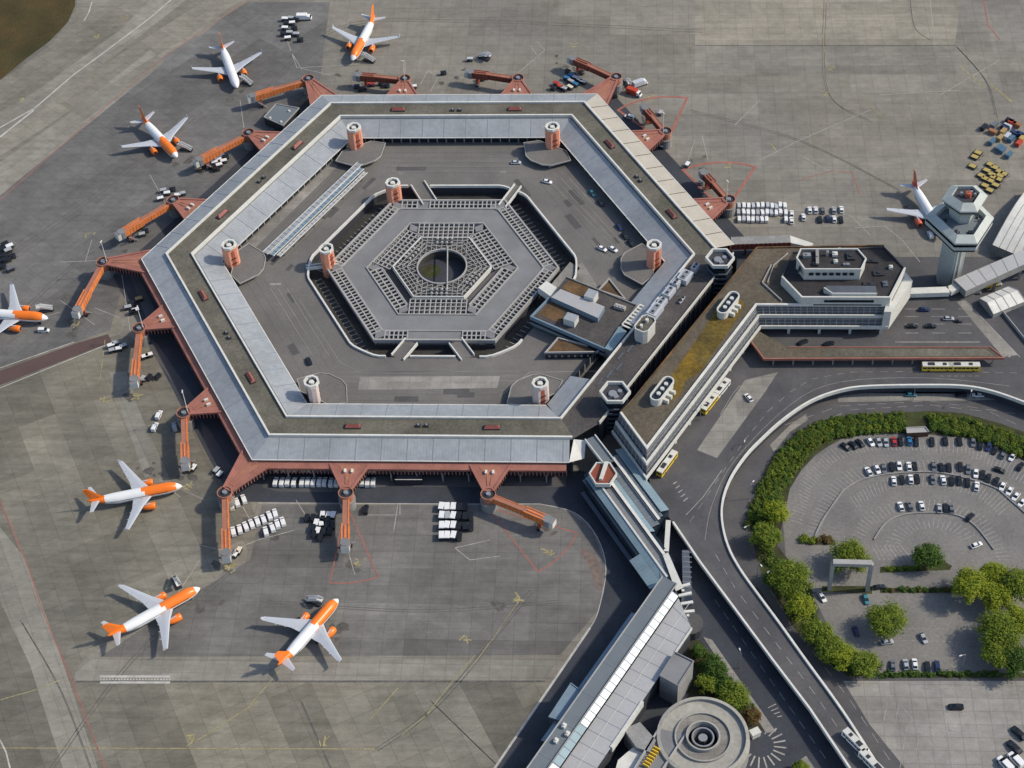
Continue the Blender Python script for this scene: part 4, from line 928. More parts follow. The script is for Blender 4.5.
for (x, y, z, a, b, h, m_) in [(150, -17, 26, 1.2, 8, 1.4, 'concrete'), (146, -16, 26, 3, 2, 1.5, 'steel'), (157, -15, 26, 2, 2, 1.2, 'parapet'), (157, -19, 26, 1.6, 1.6, 1, 'parapet'), (163, -16, 26, 3, 4, .9, 'darksteel'), (149, -20.5, 26, 2, 1.5, .8, 'darksteel'), (172, -13, 20.9, 5, 2, .8, 'darksteel'), (174, -20, 20.9, 4, 3, .7, 'darksteel'), (179, -17, 20.9, 1.5, 1.5, 1.2, 'parapet'), (170, -26, 20.9, 5, 2, .6, 'darksteel'), (160, -9.5, 20.9, 1, 5, 2, 'steel'), (150, -9.5, 20.9, 8, 1.5, 1.4, 'darksteel'), (176, -26, 20.9, 2, 3, .6, 'ledge'), (154, -15, 26, 1, 1, 2, 'lattice'), (161, -20.5, 26, 2.4, 1, .7, 'steel')]:
    mb = MB(); mb.box((x, y, z+h/2), (a, b, h), random.uniform(-.1, .1)); mb.cyl((x, y), min(a, b)*.3, min(a, b)*.3, z+h, z+h+.4, 8); mb.build('roof_plant', m_, main)
mb = MB(); mb.wall([V2(133, -12), V2(129, -22), V2(136, -32)], .35, 17.4, 18.2); mb.wall([V2(140, -5), V2(134, -12), V2(131, -22)], .3, 17.4, 18.1); mb.build('roof_rail', 'lattice', main)
# rounded white lift penthouses
for nm, (x, y) in (('upper', (728, 305)), ('lower', (662, 391))):
    c = G(x, y, 19.5).xy; a = radians(60); mb = MB(); L, r = 4.4, 2.1
    pts = [Vector((L*cs_+r*cos(t), r*sin(t))) for cs_, t0 in ((1, -pi/2), (-1, pi/2)) for t in [t0+pi*i/8 for i in range(9)]]
    ptsw = [Vector((p.x*cos(a)-p.y*sin(a)+c.x, p.x*sin(a)+p.y*cos(a)+c.y)) for p in pts]
    mb.prism(ptsw, 17.4, 20.2, 0, 1); mb.wall(ptsw, .5, 20.0, 21.1, 0, closed=True)
    for s in (-2.6, .2, 3): p = c+Vector((cos(a), sin(a)))*s; mb.cyl(p, .8, .8, 20.2, 20.9, 10, 0)
    for s in (-2.5, 0, 2.5): p = c+Vector((cos(a), sin(a)))*s+Vector((sin(a), -cos(a)))*3.1; mb.box((p.x, p.y, 18.2), (1.1, 2.2, 1.6), a, 0)
    tag(mb.build('lift_penthouse', ['cladding', 'glass'], main))
# red-windowed corridor to the north of it
mb = MB(); a, b, c, d_ = [G(x, y, 7.5).xy for x, y in ((731, 237), (790, 235), (806, 243), (800, 247))]
n_ = V2(0, -4.5); mb.prism([a, b, b+n_, a+n_], 4.4, 7.5, 1, 0); mb.prism([b, c+V2(3, 0), c+V2(1, -2), b+n_], 5.5, 7.3, 2, 2)
for k in range(14): p = a.lerp(b, k/13)+n_*1.03; mb.box((p.x, p.y, 6), (.3, .3, 2.8), 0, 3)
for k in range(5): p = a.lerp(b, k/4)+n_*.5; mb.box((p.x, p.y, 2.2), (.8, .8, 4.4), 0, 1)
tag(mb.build('link_corridor', ['concrete', 'reddark', 'parapet', 'redroof']), 'narrow link corridor with red window wall north of the main building', 'corridor')

# ================================================================== HEXAGONAL STAIR HUBS BETWEEN THE BUILDINGS
def hub(px, py, zt, lab):
    c = G(px, py, zt).xy; th = thing('stair_hub', (c.x, c.y, 0), 0, lab, 'stair tower')
    mb = MB(); mb.cyl((0, 0), 4.2, 4.2, 0, zt-1.5, 6); mb.build('shaft', 'glass', th, local=True)
    mb = MB()
    for k in range(6):
        z = 1.5+k*(zt-5)/6; mb.wall([(5.0*cos(pi/3*i), 5.0*sin(pi/3*i)) for i in range(6)], .5, z, z+.7, 0, closed=True)
    mb.build('gallery', 'ledge', th, local=True)
    mb = MB(); R_ = [(5.5*cos(pi/3*i), 5.5*sin(pi/3*i)) for i in range(6)]
    mb.wall(R_, .7, zt-1.5, zt, 0, closed=True); mb.build('crown', 'cladding', th, local=True)
    mb = MB(); mb.cyl((0, 0), 5.1, 5.1, zt-1.9, zt-1.4, 6, 0); mb.cyl((-.8, -.4), 1.8, 1.6, zt-1.4, zt-.7, 10, 1); mb.cyl((1.8, .8), .9, .9, zt-1.4, zt-.6, 8, 1); mb.box((.5, -2.2, zt-1), (1.8, 1, .8), .4, 1); mb.build('roof_plant', ['shadewall', 'steel'], th, local=True)
    return th
hub(720, 257, 20, 'dark hexagonal stair hub with white rim at the right tip of the terminal ring')
hub(615, 391, 20, 'dark hexagonal stair hub with white rim beside the lower tip of the main building roof')
c = G(645, 324, 18.5).xy; th = thing('roof_tower', (c.x, c.y, 12), radians(60), 'stubby white faceted tower with gravel top on the terminal roof near the lounge', 'tower')
mb = MB(); pts = [V2(-4.4, -1.6), V2(-3, -2.9), V2(3, -2.9), V2(4.4, -1.6), V2(4.4, 1.6), V2(3, 2.9), V2(-3, 2.9), V2(-4.4, 1.6)]
mb.prism(pts, 0, 6.4, 0, 1); mb.wall(pts, .4, 6.2, 7.0, 0, closed=True); mb.build('shaft', ['cladding', 'gravel'], th, local=True)
mb = MB(); mb.cyl((1.5, 0), .7, .7, 6.4, 7.8, 8); mb.cyl((-2, .5), .6, .6, 6.4, 7.6, 8); mb.tube((3.4, .8, 6.4), (3.4, .8, 9.5), .12); mb.build('roof_vent', 'parapet', th, local=True)
# hexagonal pavilion with red top and the walkway leading to it
c = G(603, 473, 12).xy
th = thing('hexagonal_pavilion', (c.x, c.y, 0), 0, 'hexagonal pavilion with red floor and white parapet at the end of a walkway', 'pavilion')
mb = MB(); H6 = [(4.9*cos(pi/3*i), 5.7*sin(pi/3*i)) for i in range(6)]; mb.prism(H6, 0, 11.3, 1, 0); mb.build('storey', ['bridgeshade_pavred', 'glass'], th, local=True)
mb = MB(); mb.wall(H6, .45, 10.2, 12.0, 0, closed=True); mb.wall(H6, .8, 7.2, 8.0, 0, closed=True); mb.build('parapet', 'cladding', th, local=True)
mb = MB(); mb.prism([(-1.4, -3.2), (-.2, -3.2), (1.9, 5), (.5, 5)], 11.3, 12.6, 0, 0); mb.build('ridge_roof', 'cladding', th, local=True)
mb = MB(); a, b = G(590, 437, 12).xy, c+V2(2, 5.5)
mb.bar((a.x, a.y, 11.2), (b.x, b.y, 11.2), 4.4, .8, 0); d_ = (b-a).normalized(); n_ = V2(-d_.y, d_.x)*2.1
for s in (-1, 1): mb.wall([a+n_*s, b+n_*s], .4, 10.8, 12.3, 1)
for k in range(3): p = a.lerp(b, (k+.5)/3); mb.box((p.x, p.y, 5.5), (1, 1, 11), 0, 2)
tag(mb.build('roof_walkway', ['roofslate', 'cladding', 'concrete']), 'narrow roof walkway with white edges from the terminal to the hexagonal pavilion', 'walkway')

# ================================================================== GLASS-ROOFED LINK AND SOUTH-WEST WING
DD, CCv = V2(.5, -.8660254), V2(.8660254, .5)
W_ = lambda d, c: DD*d+CCv*c
link = thing('link_building', (*W_(150, 2), 0), 0, 'long link building with blue green glass roof strips running down from the main building', 'building')
mb = MB(); mb.prism([W_(133, -5.6), W_(183.5, -5.6), W_(186, 1), W_(176, 4.6), W_(163, 4.8), W_(157, 14.6), W_(128, 14.6), W_(122, 8), W_(128, -4)], 0, 8.2, 0); mb.build('walls', 'glass', link)
def strip(c0, c1, z0, z1, d0, d1, m_, nm, rib=1.6, e0=None, e1=None):
    mb = MB(); a, b, c, d = W_(d0, c0), W_(d1, c0 if e0 is None else e0), W_(d1, c1 if e1 is None else e1), W_(d0, c1)
    mb.add([(*a, z0), (*b, z0), (*c, z1), (*d, z1)], [(0, 1, 2, 3)], 0)
    n = int((d1-d0)/rib) if rib else 0
    for k in range(n+1):
        p, r = a.lerp(b, k/max(1, n)), d.lerp(c, k/max(1, n)); mb.bar((p.x, p.y, z0+.03), (r.x, r.y, z1+.03), .16, .12, 1)
    mb.build(nm, [m_, 'seam'], link)
strip(-5.7, -4.5, 8.0, 8.2, 130, 183, 'ledge', 'side_ledge', 0); strip(-4.5, -2.0, 8.6, 9.5, 130, 183, 'glassroof', 'glass_strip'); strip(-2.0, -1.3, 9.8, 9.9, 131, 183, 'parapet', 'ridge', 0)
strip(-1.2, 1.7, 9.2, 9.2, 137, 175, 'roofgrey', 'flat_strip', 4); strip(1.7, 2.8, 10.2, 10.2, 136, 176, 'parapet', 'ridge', 0)
strip(2.8, 5.2, 9.7, 8.6, 133, 163, 'glassroof', 'glass_strip'); strip(5.2, 8.3, 8.7, 8.7, 131, 161, 'roofslate', 'flat_strip', 4)
strip(8.3, 9.3, 9.8, 9.8, 127, 160, 'parapet', 'ridge', 0); strip(9.3, 11.2, 8.8, 8.8, 126, 158.5, 'roofslate', 'flat_strip', 4); strip(11.2, 14.6, 9.4, 8.4, 124, 157, 'glassroof', 'glass_strip')
strip(-7.6, -6.0, 4.0, 4.0, 132, 170, 'ledge', 'side_ledge', 0); strip(-8.8, -4.6, 7.8, 8.9, 169.5, 183.5, 'glassroof', 'glass_strip', 1.2)
strip(-1.4, 1.6, 9.3, 9.3, 175, 188, 'roofslate', 'flat_strip', 3, -5.2, -2.4); strip(1.6, 3.8, 10.3, 10.3, 174.5, 190, 'cladding', 'ridge', 0, -2.4, .6)
mb = MB(); p, r = W_(163.5, 14.2), W_(166, 4); mb.bar((*W_(160, 12.6), 6), (*W_(172.5, 4.3), 7.5), 1.7, 1.6, 0); tag(mb.build('footbridge', 'cladding'), 'short white tube bridge joining the link building to the elevated road', 'bridge')
p = W_(128, 14.5)
# south-west wing: axis runs 60 degrees down to the left
EV, NV = V2(-.5, -.8660254), V2(.8660254, -.5)   # along, and across to the right
O_ = G(661, 581.6, 12).xy
S_ = lambda e, n: O_+EV*e+NV*n
wing = thing('south_wing', (*S_(45, 8), 0), 0, 'long wing building with grey roofs and a bright white skylight strip', 'building')
mb = MB(); mb.prism([S_(-2, -.8), S_(-2, 5), S_(2, 8), S_(10.5, 17.4), S_(105, 17.4), S_(105, -.8)], 0, 9.6, 0); mb.prism([S_(14, -3.2), S_(14, -.8), S_(72, -.8), S_(72, -3.2)], 0, 7.8, 0); mb.build('walls', 'shadewall', wing)
def wr(e0, e1, n0, n1, z0, z1, m_, nm, rib=0, rw=.25):
    mb = MB(); a, b, c, d = S_(e0, n0), S_(e1, n0), S_(e1, n1), S_(e0, n1)
    mb.add([(*a, z0), (*b, z0), (*c, z1), (*d, z1)], [(0, 1, 2, 3)], 0)
    if rib:
        n = int((e1-e0)/rib)
        for k in range(n+1): p, r = a.lerp(b, k/n), d.lerp(c, k/n); mb.bar((*p, z0+.04), (*r, z1+.04), rw, .12, 1)
    mb.build(nm, [m_, 'seam'], wing)
wr(14, 72, -3.6, -.6, 8.0, 8.6, 'bluefascia', 'side_roof', 7); wr(-2, 105, -.6, 5.2, 12, 12, 'roofslate', 'main_roof', 12, .15)
wr(-2, 105, -.5, -.5001, 12, 9, 'parapet', 'main_roof_edge')
mb = MB(); mb.wall([S_(-2, -.6), S_(105, -.6)], .4, 8.4, 12.25, 0); mb.wall([S_(-2, 5.2), S_(105, 5.2)], .3, 12, 12.7, 0); mb.build('roof_edge', 'lattice', wing)
wr(2, 105, 5.5, 7.9, 12.6, 11.6, 'glasspale', 'skylight_strip', 3.2, .18)
wr(62.5, 79, 5.45, 7.95, 12.72, 11.72, 'glassroof', 'skylight_strip_blue', 3.2, .2)
mb = MB(); pl = [S_(2, 8), S_(105, 8), S_(105, 17.8), S_(10.7, 17.8)]; mb.add([(*p, 10.5) for p in pl], [(0, 1, 2, 3)], 0)
for k in range(1, 19): e = 8+5.4*k; mb.bar((*S_(e, 8), 10.53), (*S_(e, 17.8), 10.53), .12, .1, 1)
mb.bar((*S_(6, 8), 10.53), (*S_(9, 16), 10.53), .12, .1, 1); mb.build('lower_roof', ['roofbandlow', 'seam'], wing)
mb = MB(); mb.wall([S_(10.5, 17.8), S_(22, 17.8)], .4, 9.6, 10.9); mb.wall([S_(44, 17.9), S_(64, 17.9)], .9, 8, 10.9); mb.wall([S_(2, 12.2), S_(100, 12.2)], .12, 10.5, 10.62); mb.build('roof_edge', 'cladding', wing)
b1 = [G(x, y, 12.5).xy for x, y in ((660, 675.8), (678, 686), (693.5, 661.6), (675, 652.5))]; mb = MB(); mb.prism(b1, 0, 12.4, 1, 0); mb.wall(b1, .35, 12.3, 12.9, 0, closed=True); mb.build('stair_block', ['roofgrey', 'concrete'], wing)
b2 = [G(x, y, 9.5).xy for x, y in ((549, 717), (562, 721), (581, 691), (571, 683.5))]; mb = MB(); mb.prism(b2, 0, 9.5, 1, 0); mb.wall(b2, .3, 9.4, 9.8, 0, closed=True); mb.build('side_block', ['bluefascia', 'ledge'], wing)
b3 = [G(x, y, 9).xy for x, y in ((624, 729), (640, 722), (656, 740), (650, 752), (636, 747))]; mb = MB(); mb.prism(b3, 0, 9, 1, 0); mb.build('side_block', ['concrete', 'concrete'], wing)
b3 = [G(x, y, 7).xy for x, y in ((618, 760), (636, 745), (650, 757), (640, 790), (610, 790))]; mb = MB(); mb.prism(b3, 0, 7, 1, 0); mb.build('side_block', ['parapet', 'concrete'], wing)
for (e, n) in ((66, 1.5), (68, 4), (72, 2.2)): p = S_(e, n); mb = MB(); mb.box((*p, 12.6), (1.6, 1.2, 1.1), 1.05); mb.cyl(p, .4, .4, 13.1, 13.6, 8); mb.build('roof_vent', 'parapet', wing)
# corner hinge with steps and columns at the head of the wing
c = G(690, 623, 4).xy; mb = MB(); mb.cyl(c, 4.6, 4.6, 0, 4, 16, 0, top=1)
for k in range(4):
    p, r = G(676+k*2.5, 588+k*8, 9.5).xy, G(690+k*1.5, 584+k*9, 9.5).xy; mb.bar((*p, 9.5), (*r, 9.5), 1.0, .6, 2)
for p in (G(683, 590, 9.5).xy, G(688, 615, 9.5).xy): mb.box((*p, 4.7), (.9, .9, 9.4), 0, 2)
tag(mb.build('corner_drum', ['shadewall', 'asphalt', 'parapet']), 'dark round drum with white beams beside the top of the south wing', 'structure')
mb = MB(); a = G(697, 583, 3).xy; mb.prism([G(x, y, 6).xy for x, y in ((682, 550), (689, 550), (692, 596), (683, 596))], 0, 6, 1, 0)
for k in range(9): p = G(682.5, 552+k*5, 6.2).xy; mb.bar((*p, 6.1), (*(p+V2(3.2, 0)), 6.1), .25, .25, 1)
tag(mb.build('ribbed_shelter', ['ledge', 'seam']), 'narrow dark ribbed shelter roof between the link building and the viaduct', 'shelter')

# ================================================================== SPIRAL CAR RAMP
c = G(703, 737, 8.5).xy; spiral = thing('spiral_ramp', (c.x, c.y, 0), 0, 'pale grey concrete spiral car ramp around a dark round core', 'ramp')
mb = MB(); n = 72
prof = [(4.6, 7.4), (5.0, 9.6), (5.5, 9.6), (5.6, 8.2), (8.6, 8.2), (8.65, 8.9), (9.1, 8.9), (9.2, 8.1), (13.6, 8.1), (13.7, 9.3), (14.8, 9.1), (15.1, 6.6), (15.1, 0)]
mi_ = [1, 0, 1, 2, 1, 0, 1, 3, 1, 0, 0, 1]
for j in range(len(prof)-1):
    (r0, z0), (r1, z1) = prof[j], prof[j+1]
    vs = [(r0*cos(2*pi*i/n), r0*sin(2*pi*i/n), z0) for i in range(n)]+[(r1*cos(2*pi*i/n), r1*sin(2*pi*i/n), z1) for i in range(n)]
    mb.add(vs, [(i, n+i, n+(i+1) % n, (i+1) % n) for i in range(n)], mi_[j])
mb.build('coil', ['rampwarm', 'concrete', 'court_light', 'rampwarm'], spiral, local=True)
mb = MB(); mb.cyl((0, 0), 4.6, 4.6, 2, 2.4, 24, 0); mb.wall([(3.4*cos(2*pi*i/24), 3.4*sin(2*pi*i/24)) for i in range(24)], .5, 2, 8.6, 1, closed=True); mb.cyl((0, 0), 1.5, 1.5, 2, 8.2, 10, 0, top=1)
mb.build('core', ['shadewall', 'steel'], spiral, local=True)
mb = MB()
for (a, b, o) in (((-13.9, 3), (-24, -16), 0), ((-5.4, 1), (-16.5, -18), 0)):
    mb.wall([V2(*a)+c-V2(c.x, c.y)*0, V2(*b)+c], .6, 6.6, 9.0, 0)
mb.prism([c+V2(-13.9, 3), c+V2(-24, -16), c+V2(-16.5, -18), c+V2(-5.4, 1)], 6.2, 8.25, 1, 2)
mb.build('approach', ['lattice', 'concrete', 'roofgrey'], spiral)
p = c+V2(-14.5, -4.5)
for k in range(7): 
    mb = MB(); r = p+V2(-.55, -.95)*k*1.1+V2(-1.2, .3); mb.bar((*r, 8.9), (*(r+V2(1.9, -1.1)), 8.9), .35, 1.1); mb.build('barrier', paint('yellow', 0), spiral)

# ================================================================== CONTROL TOWER
TC = V2(207.4, -1.5)
tw = thing('control_tower', (TC.x, TC.y, 0), 0, 'tall white control tower with wide hexagonal platform and smaller glazed cab on top', 'control tower')
mb = MB(); mb.prism([V2(-6.0, -2.5), V2(-1.8, -5.0), V2(2.6, -3.2), V2(2.8, 2.2), V2(-1.4, 3.5), V2(-6.0, 2)], 0, 31, 0); mb.build('shaft', 'towerwhite', tw, local=True)
mb = MB()
mb.box((-.7, -4.75, 14.8), (.5, .5, 29.6), .4); mb.box((1.0, -4.1, 14.8), (.8, .5, 29.6), .4); mb.build('shaft_rib', 'cladding', tw, local=True)
A6 = [V2(-15.0, -.6), V2(-8.6, 7.0), V2(6.6, 7.0), V2(11.2, -1.6), V2(2.8, -16.4), V2(-5.6, -16.4)]
def sc(P, k): c_ = sum(P, V2(0, 0))/len(P); return [c_+(p-c_)*k for p in P]
def frus(mb, P, k0, z0, k1, z1, mi): 
    n = len(P); a, b = sc(P, k0), sc(P, k1)
    # P is clockwise
    mb.add([(p.x, p.y, z0) for p in a]+[(p.x, p.y, z1) for p in b], [(i, n+i, n+(i+1) % n, (i+1) % n) for i in range(n)], mi)
mb = MB(); frus(mb, A6, .80, 29.4, .94, 29.8, 0); frus(mb, A6, .94, 29.8, .95, 31.2, 1); frus(mb, A6, .99, 31.2, .99, 32.8, 0); frus(mb, A6, .95, 31.2, .99, 31.2, 0); frus(mb, A6, .955, 32.8, .955, 34.2, 1); frus(mb, A6, 1.0, 34.2, 1.0, 35.0, 0); frus(mb, A6, 1.0, 35.0, .74, 36.6, 0); frus(mb, A6, .74, 36.6, .72, 34.4, 0); mb.poly(sc(A6, .8), 29.4, 2); mb.poly(sc(A6, .73), 34.4, 3)
mb.build('platform', ['towerwhite', 'glass', 'shadewall', 'roofslate'], tw, local=True)
mb = MB()
for k in range(9):
    mb = MB(); a = k*.7; mb.box((7.6*cos(a)-.6, 5.4*sin(a)-4.5, 34.8), (1.4, 1.0, .7), a, 0); mb.cyl((7*cos(a+.3)-1.6, 5.4*sin(a+.3)-4.5), .3, .3, 34.4, 35.8, 6, 1); mb.build('platform_plant', ['darksteel', 'steel'], tw, local=True)
C6 = [V2(-10.0, -.8), V2(-5.4, 7.4), V2(4.2, 7.4), V2(7.8, 1.4), V2(2.6, -8.0), V2(-3.8, -8.0)]
mb = MB(); frus(mb, C6, .55, 34.4, .62, 39.0, 0); frus(mb, C6, .62, 39, .88, 41.6, 0); frus(mb, C6, .86, 41.6, .96, 43.2, 1); frus(mb, C6, 1.0, 43.2, 1.0, 43.9, 0); frus(mb, C6, 1.0, 43.9, .62, 45.8, 0); frus(mb, C6, .62, 45.8, .6, 44.6, 0); mb.poly(sc(C6, .62), 44.6, 2); mb.poly(sc(C6, 1.0), 43.2, 0)
mb.build('cab', ['towerwhite', 'glass', 'shadewall'], tw, local=True)
mb = MB(); mb.cyl((0, 0), 1.4, 1.2, 44.6, 46.6, 10, 0); mb.cyl((-2.6, .6), .5, .5, 44.6, 46.2, 8, 1); mb.cyl((2.6, .2), .6, .5, 44.6, 46, 8, 1); mb.tube((0, 0, 46.5), (0, 0, 50), .12, n=6, mi=1)
mb.box((1.2, 1.8, 45.2), (1.6, .8, 1.0), .3, 1); mb.build('antenna_base', ['salmonred', 'steel'], tw, local=True)

# ================================================================== EAST SIDE STRUCTURES
th = thing('passenger_pier', (G(1000, 268, 9.5).x, G(1000, 268, 9.5).y, 0), 0, 'pale grey elevated walkway running off the right edge of the picture', 'walkway')
pr = [G(x, y, 9.5).xy for x, y in ((954, 279.5), (1060, 234), (1060, 248), (966, 291))]
mb = MB(); mb.prism(pr, 6.2, 9.5, 1, 0); mb.build('deck_roof', ['roofbandlow', 'concrete'], th)
a, b = pr[0], pr[1]; mb = MB()
for k in range(1, 9): p, r = pr[0].lerp(pr[1], k/9), pr[3].lerp(pr[2], k/9); mb.bar((*p, 9.53), (*r, 9.53), .18, .1)
mb.build('roof_joint', 'roofgrey', th)
for k in range(4): 
    p = pr[3].lerp(pr[2], .06+k*.27)+V2(0, 1.5); mb = MB(); mb.box((*p, 3.1), (1, 1, 6.2), 0); mb.build('leg', 'concrete', th)
mb = MB(); P = [G(x, y, 8).xy for x, y in ((904, 291), (949, 289.5), (962, 283))]; 
for a, b in zip(P, P[1:]): mb.bar((*a, 6.9), (*b, 6.9), 3.4, 2.2, 0)
mb.wall(P, .9, 0, .6, 0)
for k in range(5): p = P[0].lerp(P[1], k/4); mb.box((*p, 3), (.6, .6, 6), 0, 1)
tag(mb.build('covered_walkway', ['parapet', 'concrete']), 'thin white covered walkway between the main building and the control tower base', 'walkway')
def barrel(name, quad, h, zb, m_, label, cat, ribs=6, zw=3.0, kink=False):
    a, b, c, d = quad   # a-b one eave end pair across; arch spans a->b, length a->d
    th = thing(name, (*((a+c)/2), zb), 0, label, cat); n = 10; mb = MB(); vs = []
    for P, Q in ((a, b), (d, c)):
        for i in range(n+1):
            u = i/n; p = P.lerp(Q, u); z = zb+zw+h*(sin(pi*u) if not kink else (1-abs(2*u-1)*.9)); vs.append((p.x, p.y, z))
    mb.add(vs, [(i, i+1, n+2+i, n+1+i) for i in range(n)], 0)
    for k in range(ribs+1):
        s0, s1 = k/ribs, None; pv = [Vector(vs[i]).lerp(Vector(vs[n+1+i]), s0) for i in range(n+1)]
        for i in range(n): mb.bar(pv[i]+Vector((0, 0, .05)), pv[i+1]+Vector((0, 0, .05)), .25, .15, 1)
    mb.build('roof', [m_, 'lattice'], th)
    mb = MB()
    for P, Q, s in ((a, b, 0), (d, c, 1)):
        pv = vs[s*(n+1):(s+1)*(n+1)]; mb.add([(P.x, P.y, zb)]+pv+[(Q.x, Q.y, zb)], [tuple(range(n+3))], 0)
    for P, Q in ((a, d), (b, c)): mb.add([(*P, zb), (*Q, zb), (*Q, zb+zw), (*P, zb+zw)], [(0, 1, 2, 3)], 0)
    mb.build('walls', ['concrete'], th)
    return th
qd = [G(x, y, 5.5).xy for x, y in ((993, 243), (1048, 266), (1086, 204), (1030, 184))]
barrel('tent_hall', [qd[0], qd[3], qd[2], qd[1]], 3.5, 0, 'parapet', 'large white tent hall with ribbed roof at the right edge beside the control tower', 'hall', 8, 4.5)
qd = [G(x, y, 8).xy for x, y in ((980, 296), (994, 312), (1026, 299), (1009, 284))]
barrel('white_shed', qd, 2.2, DZ, 'parapet', 'small white shed with pitched roof below the elevated walkway at right', 'shed', 4, 2.0, True)
mb = MB(); P = [G(x, y, DZ).xy for x, y in ((1003, 314), (1030, 302), (1060, 328), (1028, 345))]; mb.poly(P, DZ+.02, 1); mb.wall(P, .3, DZ, DZ+1.4, 0, closed=True); tag(mb.build('fenced_yard', ['lattice', 'asphalt_dark']), 'dark walled yard with pale rim at the right edge below the white shed', 'yard')
# bus stop canopy
th = thing('bus_canopy', (*G(880, 350, 9).xy, DZ), 0, 'long flat bus stop canopy with mossy brown roof and red front edge', 'canopy')
zc = 8.6; cp = [G(x, y, zc).xy for x, y in ((750, 334), (757, 338), (778, 356-6), (790, 346), (992, 346), (1005, 358), (764, 358.5), (751, 341))]
cp = [G(x, y, zc).xy for x, y in ((749, 331), (755, 329), (788, 347.5), (990, 347.5), (1004, 358), (764, 359), (750, 340))]
mb = MB(); mb.prism(cp, zc-.7, zc, 1, 0); mb.build('roof', ['gravel2', 'concrete'], th)
mb = MB(); mb.poly([G(x, y, zc+.02).xy for x, y in ((826, 349), (985, 349), (996, 356), (826, 356))], zc+.02); mb.build('roof_patch', 'gravel', th)
mb = MB(); e = [cp[6], cp[5], cp[4]]; mb.wall(e, .5, zc-.75, zc+.35); mb.wall([cp[4], cp[3], cp[2]], .35, zc-.5, zc+.3, 0); mb.build('red_fascia', 'redroof', th)
for k in range(12): p = cp[5].lerp(cp[4], (k+.5)/12)+V2(0, .9); mb = MB(); mb.box((*p, (DZ+zc-.7)/2), (.5, .5, zc-.7-DZ), 0); mb.build('column', 'concrete', th)

# ================================================================== LOUNGE BUILDING IN THE COURTYARD
lg = thing('courtyard_lounge', (*G(580, 315, 10).xy, DZ), 0, 'angular courtyard building with rusty brown roofs and blue fascia beside the parking deck', 'building')
zl = 10.
Lp = [G(x, y, zl).xy for x, y in ((531, 317), (549, 298.5), (566, 276.5), (637, 305), (604.6, 349))]
mb = MB(); mb.prism(Lp, 5.5, zl-.5, 1, 0); mb.build('upper_storey', ['gravelse', 'bluefascia'], lg)
mb = MB(); c_ = sum(Lp, V2(0, 0))/5; mb.prism([c_+(p-c_)*.86 for p in Lp], 0, 5.6, 0); mb.build('lower_storey', 'glass', lg)
mb = MB(); mb.wall([Lp[1], Lp[0], Lp[4]], .6, 8.6, zl+.5); mb.build('fascia', 'bluefascia', lg)
mb = MB(); mb.wall([Lp[0]+V2(-.5, -.2), Lp[4]+V2(0, -.6)], .3, 6.9, 7.6); mb.wall([Lp[2], Lp[3], Lp[4]], .4, 9.2, zl+.1); mb.build('edge_strip', 'concrete', lg)
mb = MB(); mb.wall([Lp[0]+V2(-.3, -.25), Lp[4]+V2(0, -.45)], .12, 7.7, 8.5); mb.build('window_strip', 'glass', lg)
for pts in (((537, 314), (552, 301), (566, 309), (560, 323)), ((561, 288), (570, 280), (590, 288), (585, 299))):
    mb = MB(); mb.poly([G(x, y, zl-.45).xy for x, y in pts], zl-.45); mb.build('roof_patch', 'brownroof', lg)
mb = MB(); bp = [G(x, y, 12).xy for x, y in ((551, 297), (560.6, 289), (604.6, 306.5), (598, 321-3))]; mb.prism(bp, zl-.5, 12, 1, 0); mb.build('spine', ['roofbandlow', 'bluefascia'], lg)
for (x, y, s1, s2, zz) in ((591, 293.5, 4.2, 4.6, 13.6), (571, 317, 4.8, 4.0, 12.8)):
    p = G(x, y, zz).xy; mb = MB(); mb.box((*p, (zz+zl-.5)/2), (s1, s2, zz-zl+.5), radians(-24), 1, 0); mb.build('rooftop_box', ['roofband', 'cladding'], lg)
p = G(620, 306, 11).xy; mb = MB(); mb.box((*p, 10.3), (4.6, 1.8, 1.4), radians(-24)); 
for s in (-1.4, 0, 1.4): mb.cyl(p+V2(s*.9, -s*.4), .5, .5, 11, 11.3, 8)
mb.build('rooftop_box', 'lattice', lg)
mb = MB(); t2 = [G(x, y, 8).xy for x, y in ((609, 279), (598.7, 290), (625, 299))]; mb.prism(t2, DZ, 7.6, 1, 0); mb.wall(t2, .5, 7.4, 8.3, 2, closed=True); mb.build('triangular_annex', ['brownroof', 'shadewall', 'lattice'], lg)
mb = MB(); t3 = [G(x, y, 8).xy for x, y in ((558, 338), (545.4, 352.6), (597, 352), (601, 349))]; mb.prism(t3, DZ, 7.6, 1, 0); mb.wall(t3, .5, 7.4, 8.3, 2, closed=True); mb.build('triangular_annex', ['brownroof', 'glass', 'lattice'], lg)
mb = MB(); a, b = t3[1], t3[2]
for k in range(8): p = a.lerp(b, (k+.6)/8)+V2(0, -.1); mb.box((*p, 6.0), (.8, .25, .9), 0)
mb.build('lit_sign_panel', 'lattice', lg)
mb = MB(); mb.prism([G(x, y, 8.5).xy for x, y in ((538, 287.5), (546.5, 281), (560.5, 289.5), (551.5, 297))], 5, 8.5); mb.build('link_roof', 'parapet', lg)
mb = MB(); mb.prism([G(x, y, 10.5).xy for x, y in ((604.5, 348), (612, 351), (627, 331), (619, 326))], 5, 10.4, 1, 0); 
mb.build('glass_link', ['glassroof', 'concrete'], lg)
mb = MB(); a = G(622, 325, 10.3).xy; b = G(640, 305, 10.3).xy
for k in range(8): p = a.lerp(b, k/7); mb.bar((*p, 10.4), (*(p+V2(3.6, -2.2)), 10.4), .7, .35, 0)
mb.wall([a, b], .3, 9.8, 10.9, 0); mb.build('slatted_link', 'parapet', lg)
